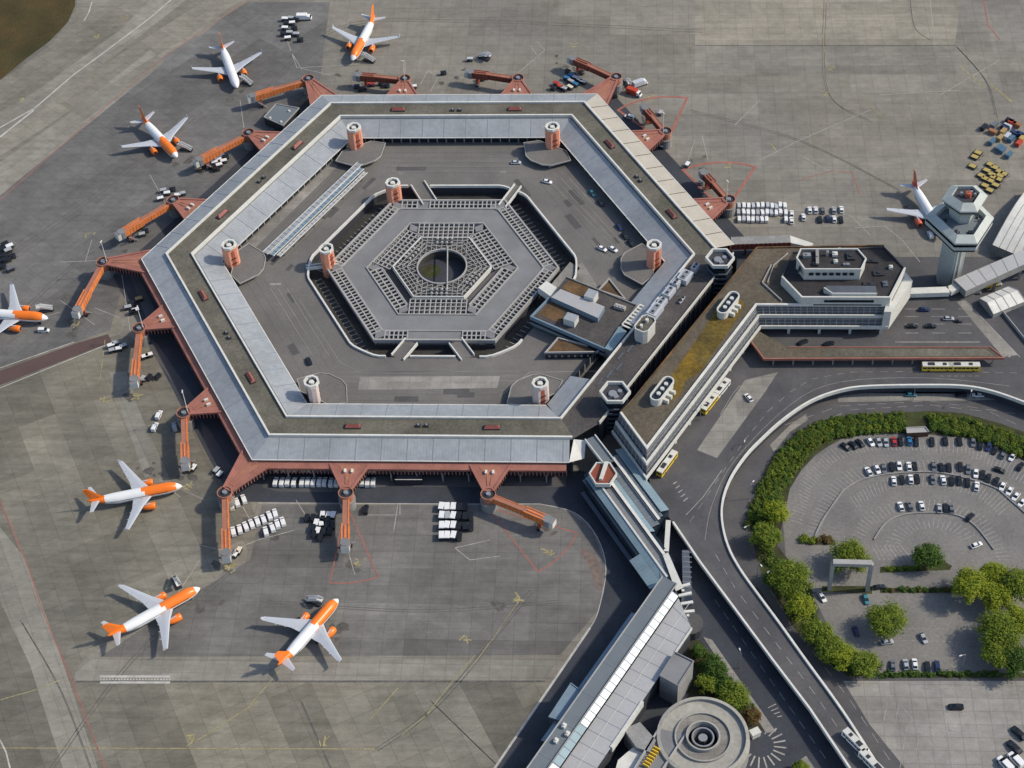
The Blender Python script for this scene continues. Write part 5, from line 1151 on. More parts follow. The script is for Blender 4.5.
# long glass canopies in the courtyard's upper left
for i, ((x0, y0), (x1, y1), wd, m_, nm) in enumerate((((265, 253), (360, 163), 2.6, 'roofband', 'long blue grey canopy nearest the upper left ring wall'), ((271.5, 255), (362, 168), 2.2, 'bluefascia', 'long dark blue canopy in the middle of three parallel strips'), ((278.5, 256), (366, 172), 1.6, 'roofbandlow', 'long pale canopy strip on the courtyard side of the blue grey canopies'))):
    a, b = G(x0, y0, 7.2).xy, G(x1, y1, 7.2).xy; mb = MB(); mb.bar((*a, 7.1), (*b, 7.1), wd, .2, 0); n = 24; d_ = (b-a).normalized(); n_ = V2(-d_.y, d_.x)*(wd/2)
    for k in range(n+1): p = a.lerp(b, k/n); mb.bar((*(p-n_), 7.24), (*(p+n_), 7.24), .14, .1, 1)
    for s in (-1, 1): mb.bar((*(a+n_*s), 7.2), (*(b+n_*s), 7.2), .25, .3, 2)
    for k in range(9): p = a.lerp(b, (k+.5)/9); mb.cyl(p, .18, .18, DZ, 7.1, 8, 1)
    tag(mb.build('glass_canopy', [m_, 'ledge', 'parapet']), nm, 'canopy')
# grey box building and cabin near the upper left gate
b = [G(x, y, 4.5).xy for x, y in ((264, 117), (276, 104), (299, 108), (283, 125.5))]
th = thing('box_building', (*(sum(b, V2(0, 0))/4), 0), 0, 'grey flat box building with pale rooftop dots below the upper left boarding bridge', 'building')
mb = MB(); mb.prism(b, 0, 4.3, 1, 0); mb.wall(b, .3, 4.1, 4.7, 2, closed=True); mb.build('storey', ['roofslate', 'darksteel', 'lattice'], th)
for (x, y) in ((270, 117), (281, 121), (289, 110)): p = G(x, y, 5).xy; mb = MB(); mb.cyl(p, .6, .5, 4.3, 4.9, 8); mb.build('roof_vent', 'parapet', th)
# goods pallets and shed beneath the lower facade
for (x0, x1, y, nm) in ((396, 422, 476.5, 'long dark flat shed roof under the right half of the lower facade'), ):
    a, b = G(x0, y, 3.2).xy, G(x1, y, 3.2).xy; mb = MB(); mb.bar((*a, 1.6), (*b, 1.6), 3, 3.2, 1, 0); mb.bar((*(a+V2(-.2, -1.6)), 3.3), (*(b+V2(.2, -1.6)), 3.3), .2, .2, 2); tag(mb.build('storage_shed', ['shadewall', 'darksteel', 'parapet']), nm, 'shed')
mb = MB(); mb.poly(GP([(270, 476), (340, 476), (340, 492), (280, 492), (262, 487)]), .044); mb.poly(GP([(358, 476), (482, 476), (482, 487), (358, 487)]), .044); mb.poly(GP([(505, 476), (566, 476), (566, 487), (505, 487)]), .044)
mb.poly(GP([(150, 337), (158, 345), (196, 400), (188, 404), (150, 350)]), .044); mb.poly(GP([(200, 420), (210, 430), (232, 468), (224, 474), (204, 440)]), .044); mb.poly(GP([(130, 275), (138, 275), (155, 310), (146, 318)]), .044)
struct('stand_pavement', mb, 'asphalt')
# overhead sign gantry in the car park
th = thing('height_gantry', (*G(848, 590).xy, 0), 0, 'tall pale rectangular gantry frame standing over the car park entrance', 'gantry')
g0, g1 = G(829, 589).xy, G(867, 590).xy; zg = 15.2
mb = MB(); mb.bar((*g0, zg), (*g1, zg), 2.0, 1.6); mb.build('crossbeam', 'lattice', th)
for p in (g0, g1): mb = MB(); mb.box((*p, zg/2), (1.2, 1.6, zg), 0); mb.build('leg', 'lattice', th)
# ticket kiosk at the hedge gap
p = [G(x, y, 2.6).xy for x, y in ((906, 428), (925, 427), (929, 432), (907, 433))]; mb = MB(); mb.prism(p, 0, 2.6, 1, 0); mb.wall([p[0], p[1], p[2]], .3, 2.6, 2.9, 0); tag(mb.build('pay_kiosk', ['lattice', 'brick']), 'small flat grey shelter set into the hedge at the top of the car park', 'kiosk')
p = G(755, 733, 1.5).xy; mb = MB(); mb.box((*p, 1.2), (3, 2.2, 2.4), .5); mb.box((*p, 2.5), (3.3, 2.5, .2), .5, 0); tag(mb.build('guard_hut', 'cladding'), 'tiny white hut beside the striped apron next to the spiral ramp', 'hut')
# kiosk blocks of steps
LAMPS = ['at the bend of the lower road left of the hedge', 'left of the trees at the lower end of the hedge', 'on the lower road left of the broad green tree', 'on the lower road above the grey hedge shelter', 'on the lower road at the top right of the hedge', 'beside the broad green tree, right of the viaduct', 'at the left tip of the pale pavement island', 'inside the bend between curved parapet and hedge', 'at the low hedge between car park and concrete lot', 'on the shaded road between garden and viaduct']
for i, (x, y) in enumerate(((749, 499), (748, 539), (757, 581-5), (913, 400), (969, 402), (770, 583), (700, 420), (744, 452), (962, 668), (740, 668))):
    z0 = 0; p = G(x, y).xy
    if i in (6,): z0 = DZ; p = G(x, y, DZ).xy
    lm = thing('street_lamp', (*p, z0), random.uniform(0, 6), 'thin pale street lamp '+LAMPS[i], 'street lamp', 'street lamps along the roads')
    mb = MB(); mb.tube((0, 0, 0), (0, 0, 8), .13, .08, 8); mb.tube((0, 0, 8), (1.6, 0, 8.4), .07, .06, 6); mb.build('pole', 'steel', lm, local=True)
    mb = MB(); mb.box((1.9, 0, 8.4), (1.0, .4, .18), 0); mb.build('lamp_head', 'parapet', lm, local=True)
for k in lm.children: pass
paint('scarlet', (.62, .11, .05))
# ================================================================== PLANES
def ell(x, ry, rz, zc, n=24): return [(x, ry*cos(2*pi*i/n), zc+rz*sin(2*pi*i/n)) for i in range(n)]
def wing_mesh(side, root, tip, z0, z1, t0, t1, ymid=None):
    """root, tip = (x_leading, chord, y)"""
    mb = MB(); secs = []
    for (xl, ch, y), z, t in ((root, z0, t0), (ymid, (z0+z1)/2 - .1, (t0+t1)/2), (tip, z1, t1)) if ymid else ((root, z0, t0), (tip, z1, t1)):
        pr = [(0, 0), (.12, .5), (.4, .6), (1, .02), (.4, -.35), (.1, -.35)]
        secs.append([(xl-ch*a, y*side, z+t*b) for a, b in pr])
    mb.loft(secs); return mb
FUS = {}
def make_plane(p_nose, heading, label, front='orange', tail='orange', swoosh=True, Ls=1.0, engine='orange'):
    L = 33.8*Ls
    th = thing('airliner', (*(p_nose-V2(cos(heading), sin(heading))*0), 0), heading, label, 'airplane', None)
    # local frame: nose at x=0, tail towards -x
    X = lambda x: -x*Ls
    st = [(0, .05, .05, 3.1), (.35, .5, .45, 3.1), (1.0, .95, .9, 3.2), (2.0, 1.4, 1.4, 3.35), (3.5, 1.8, 1.85, 3.5), (5, 1.97, 2.05, 3.55)]
    st += [(6+1.2*k, 1.975, 2.07, 3.55) for k in range(15)]
    st += [(23.5, 1.95, 2.02, 3.6), (25.5, 1.78, 1.82, 3.8), (27.5, 1.5, 1.5, 4.1), (29.5, 1.15, 1.15, 4.4), (31.5, .75, .8, 4.75), (33, .42, .5, 5.0), (33.8, .15, .2, 5.1)]
    def mi(c):
        x = -c.x/Ls; z = c.z-3.55; up = z/2.07
        if swoosh and 1.6+max(0, -up)*6+abs(min(0, up))*3 < x < 12+up*2.0 and up > .02: return 1
        if swoosh and 12 <= x < 16 and .05+(x-12)*.02 < up+.35 < .45: return 1
        if x > (27.8 if swoosh else 29.5)+ (0 if tail else 99): return 2
        return 0
    mb = MB(); mb.loft([ell(X(x), ry*1.07, rz*1.05, zc) for x, ry, rz, zc in st], mi)
    mb.build('fuselage', [paint('white', 0), paint(front or 'white', 0), paint(tail or 'white', 0)], th, local=True, smooth=True)
    mb = MB(); 
    for s in (-1, 1):
        mb.add([(X(1.55), s*.15, 4.42), (X(1.9), s*.75, 4.35), (X(2.6), s*1.2, 4.55), (X(2.55), s*.15, 4.98)], [(0, 1, 2, 3) if s > 0 else (3, 2, 1, 0)])
    mb.build('cockpit_window', 'glass', th, local=True)
    mb = MB()
    for s in (-1, 1):
        mb = MB(); mb.box((X(15.5), s*2.09, 3.95), (20.5*Ls, .06, .14), 0); mb.build('cabin_window_row', 'glass', th, local=True)
    for s in (-1, 1):
        w_ = wing_mesh(s, (X(10.8), 7.2, 1.6), (X(20.0), 1.7, 16.8), 2.9, 4.4, .75, .2, (X(14.2), 4.2, 6.3))
        wg = w_.build('wing', paint('lightgrey', 0), th, local=True)
        mb = MB(); mb.add([(X(20), s*16.6, 4.4), (X(21.5), s*16.6, 4.4), (X(21.9), s*16.85, 5.5), (X(21.2), s*16.85, 5.5), (X(20), s*16.65, 4.4), (X(21.5), s*16.65, 4.4), (X(21.9), s*16.9, 5.5), (X(21.2), s*16.9, 5.5)], [(0, 1, 2, 3), (7, 6, 5, 4), (0, 3, 7, 4), (1, 5, 6, 2), (3, 2, 6, 7)])
        mb.build('winglet', paint('lightgrey', 0), wg, local=True)
        mb = MB(); mb.line([(X(17.2), s*2.2), (X(18.6), s*6), (X(20.0), s*10.5)], .12, 0); 
        for (y, x) in ((5.2, 17.6), (8.4, 18.7), (11.6, 19.8)): mb.loft([[(X(x-2.3+a), s*y+.16*cos(b), 3.0+y*.085+.2*sin(b)*(1-abs(a-1.6)/2.2)) for b in [2*pi*i/6 for i in range(6)]] for a in (0, .8, 1.8, 3.0)])
        f = MB(); f.v, f.f, f.m = mb.v[6:], [tuple(i-6 for i in fc) for fc in mb.f[2:]], mb.m[2:]
        f.build('flap_fairing', paint('silver', 0), wg, local=True)
        mb = MB(); ex, ey, ez = 11.2, 5.75, 1.95
        rg = [(0, 1.1), (.15, 1.25), (1.2, 1.4), (2.6, 1.32), (3.8, 1.0), (4.4, .72), (5.0, .3)]
        mb.loft([[(X(ex+a-1.0), s*ey+r*cos(b), ez+r*sin(b)) for b in [2*pi*i/16 for i in range(16)]] for a, r in rg]); mb.build('engine', paint(engine, 0), th, local=True, smooth=True)
        mb = MB(); mb.tube((X(ex-1.03), s*ey, ez), (X(ex-1.0), s*ey, ez), .84, n=16); mb.build('engine_intake', 'darksteel', th, local=True)
        mb = MB(); mb.bar((X(ex+.5), s*ey, 3.0), (X(ex+4.2), s*ey, 3.15), .35, .9); mb.build('pylon', paint('lightgrey', 0), th, local=True)
        wing_mesh(s, (X(29.0), 3.2, .5), (X(31.8), 1.3, 6.1), 4.9, 5.5, .35, .12).build('tailplane', paint('lightgrey', 0), th, local=True)
    mb = MB(); mb.loft([[(X(26.5), 0, 5.3), (X(28.5), .22, 5.4), (X(32.6), .06, 5.4), (X(32.6), -.06, 5.4), (X(28.5), -.22, 5.4)], [(X(28.2), 0, 6.4), (X(29.3), .2, 6.4), (X(32.9), .05, 6.4), (X(32.9), -.05, 6.4), (X(29.3), -.2, 6.4)], [(X(32.0), 0, 11.4), (X(32.7), .12, 11.4), (X(34.2), .03, 11.4), (X(34.2), -.03, 11.4), (X(32.7), -.12, 11.4)]])
    mb.build('tail_fin', paint(tail or 'white', 0), th, local=True)
    mb = MB()
    for (x, y) in ((4.2, 0), (17.2, 3.4), (17.2, -3.4)):
        mb.tube((X(x), y, 2.6), (X(x), y, .5), .14)
        for o in (-.28, .28): mb.tube((X(x), y+o-.14, .5), (X(x), y+o+.14, .5), .5, n=12, mi=1)
    mb.build('landing_gear', ['steel', 'rubber'], th, local=True)
    return th
def plane(nose, tail_, label, **kw):
    a, b = G(*nose, 3.3).xy, G(*tail_, 5).xy; d = a-b
    return make_plane(a, atan2(d.y, d.x), label, Ls=kw.pop('Ls', 1.0), **kw)
plane((182, 485.5), (88, 501), 'white and orange airliner beside the lower left facade, pointing right', Ls=1.03)
plane((200, 587.5), (102, 639), 'white and orange airliner at the bottom left, nose to the upper right', Ls=1.07)
plane((338, 598.5), (278, 665), 'white and orange airliner at the bottom centre, nose to the upper right')
plane((352, 60), (373.5, 17), 'white and orange airliner above the top facade, tail to the upper right')
plane((237, 87.5), (222, 46), 'all white airliner with an orange tail at the top left', front=None, swoosh=False)
plane((177, 157), (141.5, 117), 'white and orange airliner on the upper left apron with an orange tail')
a, b = G(48, 318, 3.3).xy, None
make_plane(a, radians(-5), 'white and orange airliner cut by the left edge of the picture')
make_plane(G(943, 236, 3.3).xy, radians(-74), 'white airliner with a red tail parked behind the control tower', front=None, swoosh=False, tail='scarlet', engine='scarlet')

# ================================================================== CARS, VANS, BUSES
def car_proto():
    th = thing('parked_car', (0, 0, 0), 0, 'car', 'car')
    mb = MB(); sx = [(-2.2, .45, .75, .74), (-2.1, .32, .92, .84), (-1.2, .28, .98, .88), (.9, .28, .95, .89), (1.7, .28, .86, .86), (2.15, .34, .72, .76), (2.25, .45, .6, .6)]
    mb.loft([[(x, w_, z0+.1), (x, w_, z1-.1), (x, w_-.1, z1), (x, -w_+.1, z1), (x, -w_, z1-.1), (x, -w_, z0+.1), (x, -w_+.1, z0), (x, w_-.1, z0)] for x, z0, z1, w_ in sx])
    mb.prism([(-1.25, -.62), (.25, -.62), (.25, .62), (-1.25, .62)], 1.36, 1.43, shrink=.96); mb.build('body', paint('white', 0), th, local=True, linkobj=True)
    mb = MB(); b = [(-2.0, -.76), (1.15, -.76), (1.15, .76), (-2.0, .76)]; t = [(-1.3, -.6), (.3, -.6), (.3, .6), (-1.3, .6)]
    mb.add([(*p, .95) for p in b]+[(*p, 1.37) for p in t], [(0, 1, 5, 4), (1, 2, 6, 5), (2, 3, 7, 6), (3, 0, 4, 7)]); mb.build('windows', 'glass', th, local=True)
    for x in (-1.35, 1.4):
        for y in (-.78, .78): mb = MB(); mb.tube((x, y-.1, .32), (x, y+.1, .32), .32, n=10); mb.build('wheel', 'rubber', th, local=True)
    return th
def van_proto():
    th = thing('parked_van', (0, 0, 0), 0, 'van', 'van')
    mb = MB(); sx = [(-2.3, .35, 1.7, .8), (-2.2, .28, 1.85, .84), (.35, .28, 1.86, .85), (.45, .28, 1.1, .85), (2.0, .3, 1.0, .8), (2.2, .4, .8, .7)]
    mb.loft([[(x, w_, z0), (x, w_, z1-.15), (x, w_-.12, z1), (x, -w_+.12, z1), (x, -w_, z1-.15), (x, -w_, z0)] for x, z0, z1, w_ in sx]); mb.build('body', paint('white', 0), th, local=True, linkobj=True)
    mb = MB(); mb.add([(.36, -.8, 1.85), (.36, .8, 1.85), (1.3, .8, 1.09), (1.3, -.8, 1.09)], [(3, 2, 1, 0), (0, 1, 2, 3)])
    for s in (-1, 1): mb.box((-.8, s*.85, 1.35), (2.4, .05, .5), 0)
    mb.build('windows', 'glass', th, local=True)
    for x in (-1.5, 1.45):
        for y in (-.76, .76): mb = MB(); mb.tube((x, y-.1, .34), (x, y+.1, .34), .34, n=10); mb.build('wheel', 'rubber', th, local=True)
    return th
CARP = VANP = None
USED = {}
def place(protof, key, loc, rz, colr, label, group, cat=None, name=None, sc_=1.):
    if key not in USED: o = protof(); USED[key] = o; o2 = o
    else: o2 = copy_tree(USED[key])
    o2.location = loc; o2.rotation_euler = (0, 0, rz); o2.scale = (sc_, sc_, sc_); o2['label'] = label
    if group: o2['group'] = group
    elif 'group' in o2: del o2['group']
    if cat: o2['category'] = cat
    if name: o2.name = name
    for ch in o2.children:
        if ch.name.startswith('body') and colr:
            for sl_ in ch.material_slots: sl_.link = 'OBJECT'; sl_.material = PC[colr]
    return o2
CNAME = dict(white='white', silver='silver', black='black', grey='dark grey', blue='bright blue', navy='navy blue', red='red', teal='teal', yellow='yellow', cream='cream', lightgrey='light grey', tan='tan', darkred='dark red', mustard='yellow', dullblue='dull blue', rust='rust orange')
def row(pts, dirs, desc, group, kind='car', z=0., sc_=1.):
    for i, (x, y, c_) in enumerate(pts):
        a = dirs(x, y, i); p = G(x+random.uniform(-.25, .25), y+random.uniform(-.5, .5), z+.6)
        place(car_proto if kind == 'car' else van_proto, kind, (p.x, p.y, z), a+random.uniform(-.06, .06), c_, '%s %s, %s from the left in %s' % (CNAME[c_], kind, ORD[i], desc), group, sc_=sc_)
LC = G(935, 600).xy
def rad(x, y, i): p = G(x, y).xy-LC; return atan2(p.y, p.x)*1.0 if abs(p.x) > 14 else radians(90)+(-.02*p.x)
def rad2(x, y, i):
    # bays stand square to the curved rows: upright in the middle, fanning outwards at the ends
    k = max(-1, min(1, (x-865)/26)) if x < 891 else max(0, min(1, (x-960)/60)); 
    return radians(90)+(radians(25)*(1-k)/1 if x < 891 and k < 1 else 0)*(1 if x < 891 else 0)-(radians(38)*k if x > 960 else 0)
def flip(f): return lambda x, y, i: f(x, y, i)+(pi if random.random() < .5 else 0)
row([(845.5, 446.7, 'black'), (853, 444.7, 'black'), (860, 442.6, 'black'), (870.7, 442, 'white'), (878.7, 442, 'silver'), (885.8, 442, 'silver'), (894, 441.2, 'red'), (900.4, 441.7, 'black'), (909.3, 441, 'blue'), (916.1, 441.7, 'black'), (931.9, 441.4, 'black'), (945.5, 441.4, 'black'), (959.5, 441.7, 'black'), (972.9, 442.4, 'grey'), (980.4, 445, 'black'), (988.6, 447, 'navy'), (995, 450.3, 'black'), (1003.2, 454, 'grey'), (1012.5, 456.7, 'white'), (1020.7, 466.3, 'black')], flip(rad2), 'the topmost car park row', 'cars in the top car park row')
row([(868.7, 471.3, 'white'), (876.9, 469, 'white'), (883.7, 468.6, 'grey'), (891.8, 467, 'black'), (899, 465.6, 'white'), (909.3, 467, 'white'), (914.8, 466.3, 'black'), (933.9, 467, 'grey'), (941.4, 467.7, 'black'), (949, 467.4, 'black'), (960.3, 467, 'black'), (968, 469.7, 'grey'), (975.6, 473, 'white'), (982.7, 474.5, 'black'), (988.6, 478.6, 'black'), (996.1, 481.4, 'black'), (1002.3, 486, 'white'), (1009.8, 491, 'white'), (1016, 496.4, 'white'), (1022, 503, 'white')], flip(rad2), 'the second car park row', 'cars in the second car park row')
row([(893.6, 480.4, 'white'), (901.8, 480, 'black'), (910.7, 479.3, 'white'), (917.5, 479.3, 'black'), (932.5, 480, 'grey'), (943, 479.7, 'white'), (951.7, 480.7, 'black'), (959.2, 480.7, 'black'), (967.7, 482.7, 'black'), (976.7, 486, 'white')], flip(rad2), 'the third car park row', 'cars in the third car park row')
row([(900.9, 506.5, 'white'), (909.8, 505.8, 'grey'), (921.5, 505.5, 'white'), (939.2, 508, 'silver'), (945.9, 508.3, 'black'), (951.3, 508.6, 'grey')], lambda x, y, i: radians(90+(8 if x < 925 else -2)), 'the short row above the inner kerb', 'cars in the short inner row')
row([(893, 666, 'grey'), (905.9, 665, 'silver'), (914.6, 664.5, 'white'), (927.6, 667, 'black'), (937.1, 666, 'navy')], lambda x, y, i: radians(90), 'the row along the low hedge', 'cars along the low hedge')
def single(x, y, ang, c_, label, z=0, kind='car', sc_=1.):
    p = G(x, y, z+.6); return place(car_proto if kind == 'car' else van_proto, kind, (p.x, p.y, z), radians(ang), c_, label, None, sc_=sc_)
single(999.5, 470, -25, 'black', 'black car standing alone in the lane between the top car park rows')
single(970, 517, 50, 'black', 'black car parked alone at the right end of the inner kerb')
single(976.4, 545, 25, 'white', 'white car parked alone beside the diagonal kerb above the big trees')
single(822, 597, -65, 'white', 'white car beside the left leg of the gantry'); single(866, 599, -80, 'teal', 'teal car under the right leg of the gantry')
single(879, 587, 10, 'black', 'black car to the right of the gantry'); single(923.4, 638, -72, 'silver', 'grey car driving between the round tree and the big trees')
single(856, 631, 100, 'navy', 'dark blue car in the shade of the lone round tree'); single(887, 642, 10, 'silver', 'silver car half hidden below the lone round tree')
single(955.9, 706.9, 180, 'black', 'black car on the marked concrete lot, standing crosswise', sc_=1.15)
single(1018.7, 733.4, 128, 'black', 'upper black car by the right edge of the concrete lot', sc_=1.3); single(1014.3, 747.5, 128, 'black', 'lower black car beside the white vans at the bottom right', sc_=1.3)
single(1015.5, 760, 125, 'white', 'white van nearest the right edge of the concrete lot', kind='van', sc_=1.35); single(1004.5, 764, 125, 'white', 'white van at the bottom, left of the other white van', kind='van', sc_=1.35)
single(911, 394.5, 0, 'teal', 'teal car on the lower road beneath the curved parapet'); single(961, 395, 180, 'black', 'black car ahead of the white car on the lower road'); single(978, 394.8, 180, 'white', 'white car on the lower road behind the black car')
for x, y, a, c_, l_ in ((924, 309.5, 0, 'navy', 'dark car farthest back on the forecourt by the covered walkway'), (948.4, 318.5, 0, 'silver', 'silver car on the forecourt right of the dark cars'), (912, 326, 0, 'black', 'left one of two black cars in line on the forecourt'), (930.6, 326, 0, 'black', 'right one of two black cars in line on the forecourt'), (803, 342, 30, 'black', 'dark car in the shade below the balconies, left of another'), (829, 343.5, 20, 'black', 'dark car in the shade below the balconies, right of another')): single(x, y, a, c_, l_, DZ)
single(748.7, 397.5, 120, 'white', 'white car parked on the pale pavement island beside the main building', DZ); single(958.5, 321, -10, 'black', 'small dark car just behind the silver car on the forecourt', DZ, sc_=.7)
for x, y, a, c_, l_ in ((602, 248.5, -35, 'white', 'left one of two white cars on the courtyard road'), (613, 249, -40, 'white', 'right one of two white cars on the courtyard road'), (592.5, 193, -60, 'teal', 'topmost dark teal car at the kerb of the right courtyard wall'), (601, 203, -60, 'black', 'black car second from the top at the right courtyard wall'), (619.5, 227, -60, 'navy', 'navy car third from the top at the right courtyard wall'), (625, 236, -60, 'black', 'black car fourth from the top at the right courtyard wall'), (631, 243, -60, 'black', 'black car lowest at the right courtyard wall'), (309, 361, 115, 'black', 'black car alone on the lower left of the courtyard road'), (547, 181.5, -20, 'white', 'white car at the top right bend of the courtyard'), (516, 162.5, 0, 'lightgrey', 'light grey car on the upper courtyard lanes')): single(x, y, a, c_, l_, DZ)
# vans
UPV = lambda x, y, i: radians(90)
VS = []
row([(x, 482, 'white') for x in (276, 282, 288, 294, 302, 307.8, 313.5, 319.5, 325, 331, 336.5)], UPV, 'the row under the lower facade', 'vans under the lower facade', 'van')
row([(x, 482, 'white') for x in (362, 367.5, 373.2)], UPV, 'the trio right of the middle bridge', 'three vans right of the bridge', 'van')
SLN = lambda x, y, i: radians(112)
row([(233.4, 531.5, 'white'), (239.9, 529, 'white'), (245.7, 526.8, 'white'), (251.6, 524.5, 'white'), (257.4, 521, 'white'), (263.3, 519, 'white'), (269.2, 516.3, 'white'), (275, 513.3, 'white')], SLN, 'the long slanted row', 'vans in the long slanted row', 'van')
row([(265.6, 531, 'white'), (272.1, 527.4, 'white'), (277.4, 524.5, 'white'), (282.6, 521.5, 'white')], SLN, 'the short slanted row', 'vans in the short slanted row', 'van')
row([(231.5, 506, 'cream'), (237, 503, 'white'), (243.4, 499.3, 'white')], SLN, 'the trio by the turret', 'three vans by the turret', 'van')
row([(739+4.75*k, 205.3, 'white' if k % 3 else 'lightgrey') for k in range(7)]+[(772, 205.5, 'white'), (776, 206.5, 'lightgrey'), (780, 205, 'white'), (785, 205.5, 'white')], UPV, 'the top row of the van block', 'vans in the top right block, top row', 'van', sc_=.86)
row([(738.6+4.75*k, 212.2, 'white' if k % 4 else 'silver') for k in range(7)]+[(771, 212.3, 'lightgrey'), (776, 213, 'white'), (780.5, 212, 'white'), (785.5, 212, 'white')], UPV, 'the middle row of the van block', 'vans in the top right block, middle row', 'van', sc_=.86)
row([(739+4.6*k, 219.2, 'white' if k % 3 != 1 else 'lightgrey') for k in range(7)]+[(786, 219, 'white')], UPV, 'the bottom row of the van block', 'vans in the top right block, bottom row', 'van', sc_=.86)
row([(791.5, 213.5, 'white'), (809.4, 210.3, 'white'), (815.6, 210.3, 'white'), (822.7, 210, 'grey'), (833.6, 209.7, 'silver'), (841.4, 210, 'white')], UPV, 'the upper row beyond the van block', 'loose cars, upper row')
row([(791.5, 220.5, 'white'), (803.5, 217.5, 'white'), (820, 219.7, 'black'), (828, 219, 'navy'), (834.4, 219.3, 'white'), (841, 219.5, 'black')], UPV, 'the lower row beyond the van block', 'loose cars, lower row')
single(636, 118, 0, 'black', 'x') if False else None
for x, y, a, c_, l_ in ((159, 420-5, 80, 'white', 'small white van on the apron left of the left facade bridges, upper'), (155, 427, 80, 'white', 'small white van on the apron left of the left facade bridges, lower'), (174.5, 427, 110, 'silver', 'silver van close to the lower left bridge tunnel'), (44, 330.5, 0, 'white', 'white van beside the nose of the plane at the left edge'), (186, 358, 0, 'white', 'w'), (930, 235, 100, 'white', 'white van standing between the control tower and the painted curve'), (366, 509.5, 90, 'black', 'black van right of the middle lower bridge'), (629, 117, 160, 'white', 'white van by the red gate wedge at the upper right corner'), (645, 145, 0, 'black', 'b'), (613, 97, 20, 'black', 'black van between the gate wedge and the steps at the upper right corner')):
    if len(l_) > 1: single(x, y, a, c_, l_, 0, 'van')
# buses
def bus_proto():
    th = thing('city_bus', (0, 0, 0), 0, 'bus', 'bus')
    mb = MB(); mb.prism([(-6, -1.25), (6, -1.25), (6, 1.25), (-6, 1.25)], .35, 2.95, 0, 1); mb.prism([(-5.9, -1.15), (5.9, -1.15), (5.9, 1.15), (-5.9, 1.15)], 2.95, 3.08, 1, 1); mb.build('body', [paint('yellow', 0), 'cladding'], th, local=True)
    mb = MB()
    for s in (-1, 1):
        for k in range(7): mb.box((-5+k*1.6, s*1.26, 2.0), (1.4, .05, .9), 0)
    mb.box((6.01, 0, 1.9), (.05, 2.2, 1.3), 0); mb.box((-6.01, 0, 2.1), (.05, 2.0, .8), 0); mb.build('windows', 'glass', th, local=True)
    mb = MB(); mb.box((-2.5, 0, 3.2), (2.4, 1.4, .3), 0); mb.box((2.5, 0, 3.15), (1.4, 1.2, .2), 0); mb.build('roof_unit', 'darksteel', th, local=True)
    for x in (-3.4, 3.6):
        for y in (-1.1, 1.1): mb = MB(); mb.tube((x, y-.15, .48), (x, y+.15, .48), .48, n=12); mb.build('wheel', 'rubber', th, local=True)
    return th
def bus(x, y, ang, label, z=DZ, c_=None, s=1.):
    p = G(x, y, z+2.5); o = place(bus_proto, 'bus', (p.x, p.y, z), radians(ang), None, label, None); o.scale = (s, 1, 1)
    if c_:
        for ch in o.children:
            if ch.name.startswith('body'): ch.material_slots[0].link = 'OBJECT'; ch.material_slots[0].material = PC[c_]
bus(938, 365, 0, 'left one of two yellow buses with white roofs at the canopy'); bus(964, 365, 0, 'right one of two yellow buses with white roofs at the canopy')
bus(667, 462, 60, 'yellow bus with white roof at the lower tip of the main building'); bus(709.5, 402, 58, 'yellow and white bus section beside the balconies, nearer the camera', s=.8); bus(722, 386.5, 58, 'white bus section beside the balconies, farther up the road', c_='white', s=.75)
bus(855, 740, 128, 'front half of the white roofed bus on the viaduct at the bottom', c_='white', s=.8); bus(873, 762.5, 128, 'rear half of the white roofed bus on the viaduct at the bottom', c_='white', s=.9)
mb = MB(); p = G(863.5, 750.5, DZ+2).xy; mb.box((*p, DZ+1.7), (1.6, 2.3, 2.5), radians(128)); tag(mb.build('bus_bellows', 'darksteel'), 'dark bellows joining the two halves of the bus on the viaduct', 'bus joint')

# ================================================================== GROUND EQUIPMENT
def cart_proto():
    th = thing('baggage_cart', (0, 0, 0), 0, 'cart', 'baggage cart')
    mb = MB(); mb.box((0, 0, .5), (2.6, 1.5, .16), 0)
    for x in (-1.2, 1.2):
        for y in (-.68, .68): mb.box((x, y, 1.1), (.08, .08, 1.2), 0)
    mb.bar((1.3, 0, .45), (2.1, 0, .3), .08, .08); mb.build('frame', 'darksteel', th, local=True)
    mb = MB(); mb.prism([(-1.35, -.8), (1.35, -.8), (1.35, .8), (-1.35, .8)], 1.62, 1.8, shrink=.9); mb.build('body', paint('black', 0), th, local=True, linkobj=True)
    for x in (-.9, .9):
        for y in (-.6, .6): mb = MB(); mb.tube((x, y-.06, .2), (x, y+.06, .2), .2, n=8); mb.build('wheel', 'rubber', th, local=True)
    return th
def carts(pts, ang, desc, group, kf=cart_proto, key='cart', what='baggage cart', cat=None, sc_=1.):
    for i, (x, y, c_) in enumerate(pts):
        p = G(x+random.uniform(-.5, .5), y+random.uniform(-.4, .4), .8); place(kf, key, (p.x, p.y, 0), radians(ang)+random.uniform(-.16, .16), c_, '%s %s, %s in %s' % (CNAME[c_], what, ORD[i], desc), group, cat=cat, sc_=sc_)
for r_, (y, nb) in enumerate(((507.7, 2), (516.6, 3), (526.4, 3), (536.2, 1))):
    carts([(441.5, y, 'white'), (447.5, y, 'white' if r_ != 1 else 'silver'), (453.3, y, 'white')]+[(459+6*k, y+.8, 'black') for k in range(nb)], 90, 'the %s line by the right bridge' % ['top', 'second', 'third', 'bottom'][r_], 'baggage carts left of the right lower bridge', sc_=1.25)
